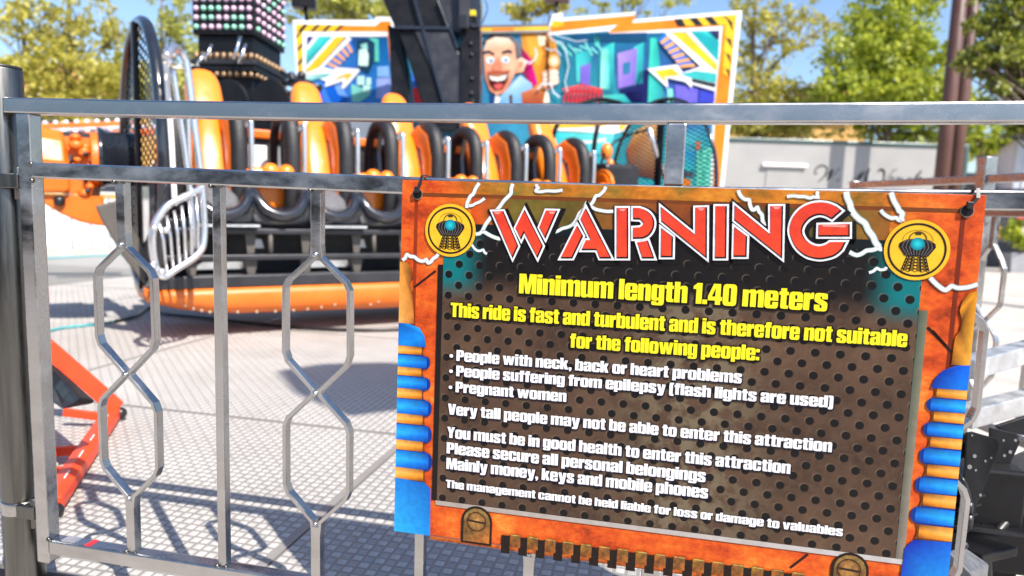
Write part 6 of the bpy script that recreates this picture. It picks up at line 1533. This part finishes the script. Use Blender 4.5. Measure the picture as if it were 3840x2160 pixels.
for (xa, ya, Da, xb, yb, Db) in ((2425, 927, 1.80, 2760, 835, 2.40), (2421, 1049, 1.80, 2760, 962, 2.19)):
    b = MB(); b.beam(vD(xa, ya, Da), vD(xb, yb, Db), 0.052, 0.052); b.build('rail', alu, rf, bevel=0.003)
b = MB(); e = vD(2720, 846, 2.33); b.beam((e.x, e.y + .03, GZ), (e.x, e.y + .03, e.z + 0.02), 0.045, 0.045, (0, 1, 0)); b.build('leg', alu, rf)
# stage lights
def c4(x, y, D): return atD(3440 + x / 1.61, 1260 + y / 1.61, D)
def plate(name, pts, D, thick, m, parent, holes=()):
    b = MB(); o = c4(pts[0][0], pts[0][1], D); q = [c4(x, y, D) for x, y in pts]
    loc = [((p - o).dot(RGT), (p - o).dot(UPV)) for p in q]
    b.prism(loc, RGT, UPV, FWD, o, thick); r = b.build(name, m, parent, bevel=0.0015)
    if holes:
        h = MB()
        for x, y, w_, h_ in holes:
            cq = c4(x, y, D - 0.0006); h.tube([cq, cq - FWD * 0.0008], min(w_, h_) * 0.36, 12)
        explode(h.build('slot', m_slot, r))
    return r
m_slot = mat('sunlit_gap_grey', (0.13, 0.135, 0.14, 1), 0.6)
lamp_body = mat('black_powder_coat', (0.006, 0.006, 0.007, 1), 0.42, vary=0.3, vscale=20, spec=0.25)
for (lab, pl_, D, top, fins, holes) in (
    ('finned black stage light nearer the sign with a perforated bracket and cable', [(300, 585), (335, 578), (480, 620), (500, 650), (495, 680), (300, 1180), (255, 1200), (250, 1100), (290, 800)], 1.50,
     [(190, 600), (300, 590), (430, 680), (428, 700), (250, 745), (190, 740)], [(215, 820, 330), (200, 870, 340), (215, 920, 350), (200, 975, 330), (195, 1030, 300)],
     [(345, 725, .022, .012), (315, 790, .024, .014), (410, 755, .008, .008), (352, 810, .007, .007), (445, 735, .007, .007), (380, 960, .009, .009), (330, 600, .006, .006)]),
    ('finned black stage light with a tall perforated bracket at the lower right corner', [(440, 552), (600, 590), (622, 640), (600, 690), (345, 1230), (275, 1290), (255, 1260), (300, 1160), (430, 880)], 1.62,
     [(480, 545), (680, 480), (760, 560), (700, 600), (644, 600), (500, 565)], [(640, 760, 180), (660, 820, 200), (630, 860, 200), (640, 900, 220), (560, 960, 230), (540, 1030, 230)],
     [(592, 630, .010, .010), (560, 700, .014, .012), (525, 722, .012, .010), (518, 780, .010, .009), (480, 875, .011, .009), (450, 920, .011, .009), (445, 945, .010, .009), (412, 962, .011, .009), (405, 1015, .011, .009), (425, 880, .009, .012), (520, 630, .030, .008)])):
    q = c4(420, 1290, D); s_l = thing('stage_light', lab, 'stage light', (q.x, q.y, 0), 'stage lights on the floor behind the sign')
    plate('bracket', pl_, D, 0.006, lamp_body, s_l, holes)
    plate('top_cover', top, D + 0.03, 0.012, lamp_body, s_l)
    b = MB()
    for k in range(8):
        tx, ty = top[1][0] + 8 + k * (16 if D < 1.6 else 22), top[1][1] + 14 + k * (9 if D < 1.6 else 2)
        b.beam(c4(tx - 34, ty + 44, D + 0.0295), c4(tx, ty, D + 0.0295), 0.003, 0.004, UPV)
    explode(b.build('vent_slot', black_plastic, s_l))
    b = MB()
    for x, y, w_ in fins:
        b.beam(c4(x - w_ * .3, y + 24, D + 0.09), c4(x + w_ * .35, y - 26, D + 0.07), 0.13, 0.006)
    explode(b.build('heat_fin', dark_steel, s_l, bevel=0.001))
    b = MB(); x, y = (180, 1000) if D < 1.6 else (680, 1020)
    b.box(c4(x + (60 if D < 1.6 else 20), y + 60, D + 0.17), (0.22, 0.14, 0.27)); b.box(c4(x + (200 if D < 1.6 else -60), y + 240, D + 0.12), (0.20, 0.10, 0.10)); b.build('housing', lamp_body, s_l, bevel=0.008)
    b = MB(); b.beam(c4(255, 1290, D + .02), c4(470, 1240, D + 0.06), 0.10, 0.02); b.build('base', lamp_body, s_l, bevel=0.003)
    if D < 1.6:
        b = MB(); b.tube(smooth_path([c4(235, 820, 1.49), c4(275, 870, 1.47), c4(305, 940, 1.47), c4(315, 1000, 1.47), c4(312, 1150, 1.48), c4(260, 1200, 1.5), c4(190, 1190, 1.52)], 6), 0.004, 8); b.tube([c4(312, 1000, 1.469), c4(312, 1070, 1.469)], 0.0085, 10); b.tube([c4(310, 1075, 1.469), c4(304, 1160, 1.471)], 0.0095, 10); b.build('cable', black_plastic, s_l)
    else:
        b = MB(); b.tube(smooth_path([c4(420, 1449, 1.58), c4(425, 1300, 1.58), c4(470, 1200, 1.58), c4(560, 1100, 1.6), c4(700, 1010, 1.62)], 6), 0.011, 10); b.tube(smooth_path([c4(380, 1130, 1.6), c4(520, 1060, 1.62), c4(700, 960, 1.66)], 5), 0.006, 8); b.build('cable', black_plastic, s_l)
bx_ = thing('equipment_box', 'scratched dark grey metal box on the floor below the stage lights', 'box', tuple(c4(300, 1449, 1.42)))
b = MB(); tb = [c4(185, 1300, 1.42), c4(265, 1260, 1.50), c4(435, 1378, 1.47), c4(330, 1440, 1.38)]
b.loft([[v - Vector((0, 0, 0.14)) for v in tb], tb]); b.build('case', mat('scratched_grey_metal', (0.16, 0.165, 0.175, 1), 0.5, 0.5, vary=0.35, vscale=40), bx_, bevel=0.004)
b = MB(); b.sphere(c4(283, 1262, 1.44), 0.008, 10, 8); b.build('knob', dark_steel, bx_)

# ------------------------------------------------------------------ red-orange frame and hoses on the platform
of = thing('orange_floor_frame', 'bright red-orange steel frame holding a black casing on the platform beside the post', 'frame', tuple(vZ(200, 1150, 0)))
E1, E2, E3 = vZ(306, 1056, 0.0), vZ(158, 1296, 0.0), vD(112, 868, 2.45)
ctr = (E1 + E2) / 2
b = MB()
d1 = (E2 - E1); d1.z = 0; d1n = d1.normalized(); sd = Vector((-d1n.y, d1n.x, 0))
if sd.x > 0: sd = -sd
b.loft([[p + Vector((0, 0, 0.012)), p + Vector((0, 0, 0.05)), p + sd * 0.02 + Vector((0, 0, 0.06)), p + sd * 0.055 + Vector((0, 0, 0.05)), p + sd * 0.055 + Vector((0, 0, 0.012))] for p in (E1, E1 + d1 * .5, E2)])
b.build('channel', red_orange, of, bevel=0.004)
b = MB(); up = Vector((0, 0, 1)); p, q_ = E1 + Vector((0, 0, 0.055)) + sd * 0.02, E3
b.beam(p + (p - q_) * 0.02, q_, 0.05, 0.058); b.build('upper_beam', red_orange, of, bevel=0.004)
b = MB()
for k in (0.50, 0.72):
    p = E1 + d1 * k + sd * 0.05 + Vector((0, 0, 0.035)); b.beam(p, p + sd * 0.16, 0.014, 0.03)
explode(b.build('cross_bar', red_orange, of, bevel=0.003))
b = MB(); p = E1 + d1 * 0.10 + sd * 0.05 + Vector((0, 0, 0.04)); b.beam(p, p + sd * 0.14 + Vector((0, 0.03, 0.02)), 0.012, 0.03); b.build('rib', red_orange, of, bevel=0.003)
b = MB()
for k in (0.16, 0.42, 0.60, 0.80):
    p = E1 + d1 * k + sd * 0.020 + Vector((0, 0, 0.0602)); b.beam(p, p + d1n * 0.055, 0.003, 0.002)
explode(b.build('weld_line', white_paint, of))
b = MB(); b.loft([[vD(x, y, D) for x, y, D in pts] for pts in ([(120, 905, 2.32), (150, 930, 2.28), (240, 1008, 2.06), (232, 1018, 2.05), (205, 1012, 2.06), (120, 945, 2.3)], [(110, 915, 2.25), (150, 950, 2.18), (205, 1002, 2.0), (185, 1012, 1.99), (155, 1030, 1.98), (110, 1000, 2.2)])]); b.build('casing', lamp_body, of, bevel=0.006)
b = MB(); p = E1 + d1 * 0.61 + sd * 0.17 + Vector((0, 0, 0.04)); b.box(p, (0.07, 0.14, 0.05), Matrix.Rotation(math.atan2(d1n.y, d1n.x), 3, 'Z')); b.build('lower_casing', lamp_body, of, bevel=0.006)
b = MB(); b.sphere(E1 + Vector((0.006, -0.01, 0.03)), 0.022, 10, 8); b.sphere(E2 + sd * 0.03 + Vector((0.02, 0, 0.02)), 0.02, 10, 8); explode(b.build('rubber_foot', black_plastic, of))
def hose(label, pts, r, m, z=0.006):
    q = [vZ(x, y, z + r) for x, y in pts]
    o = MB().tube(smooth_path(q, 8), r, 8).build('hose', m); tag(o, label, 'hose')
teal = mat('teal_hose_rubber', (0.03, 0.32, 0.36, 1), 0.4)
hose('thin teal hose lying on the plates in front of the gondola', [(60, 850), (150, 826), (230, 817), (300, 806), (330, 795)], 0.007, teal)
hose('black cable curving across the shadow under the gondola', [(290, 808), (340, 795), (375, 775), (420, 790), (520, 800), (700, 820), (900, 830), (1060, 825)], 0.011, black_plastic)
hose('pale teal hose on the plates far behind the barrier', [(40, 655), (150, 648), (280, 642), (330, 640)], 0.009, teal)
# pale step of the platform edge far left and low white railing
lowr = thing('white_barrier_board', 'low white board on the far side of the platform under the motor unit', 'board', tuple(vZ(150, 590, 0)))
b = MB(); pA, pB = vD(40, 512, 10.5), vD(420, 520, 10.5); pA.z = pB.z = 0.38; b.beam(pA, pB, 0.04, 0.74); b.build('panel', white_paint, lowr, bevel=0.01)
b = MB()
for k in range(9): p = pA.lerp(pB, k / 8) - FH * 0.03; b.beam((p.x, p.y, 0), (p.x, p.y, 0.8), 0.03, 0.03, (0, 1, 0))
explode(b.build('post', alu, lowr))
# added unseen: a sheet that shades the plates, a dark wall the steel mirrors
fb = vZ(960, 950, 0) + SUN * 4.6
ff = thing('shade_caster', 'unseen dark sheet on a tall pole added to shade the plates', 'shade caster', (fb.x + 0.36, fb.y - 0.3, GZ))
b = MB(); c = vZ(960, 960, 0) + SUN * 7.4
pc = (c.x + 0.55, c.y - 0.15)
b.tube([(pc[0], pc[1], GZ), (pc[0], pc[1], c.z + 0.9)], 0.03, 10); b.build('caster_pole', dark_steel, ff)
b = MB(); sdx = Vector((SUN.y, -SUN.x, 0)).normalized()
n = 16; pts = [(-0.34 - 0.05 * math.cos(6 * PI * k / n), 0.0 + 0.0) for k in range(1)]
prof = [(0.0, -0.55), (-0.30, -0.45), (-0.46, -0.15), (-0.40, 0.15), (-0.2, 0.4), (0.1, 0.55), (0.35, 0.5), (0.42, 0.0), (0.36, -0.5)]
b.prism(prof, sdx, (0, 0, 1), (sdx.y, -sdx.x, 0), c, 0.01); b.build('caster_sheet', mat('dark_caster_cloth', (0.03, 0.03, 0.05, 1), 0.8), ff)
dark_brick = mat('dark_brick', (0.085, 0.075, 0.075, 1), 0.85, vary=0.3, vscale=4)
mirror_wall = thing('brick_wall', 'long dark brick wall added unseen behind the camera for the steel to mirror', 'wall', (0, -9.5, GZ))
b = MB(); b.box((0, -9.8, 0.86), (44, 0.4, 2.32)); b.build('wall', dark_brick, mirror_wall)
b = MB(); b.box((0, -9.8, 2.06), (44.4, 0.56, 0.08)); b.build('coping', mat('stone_coping', (0.3, 0.29, 0.27, 1), 0.8), mirror_wall)
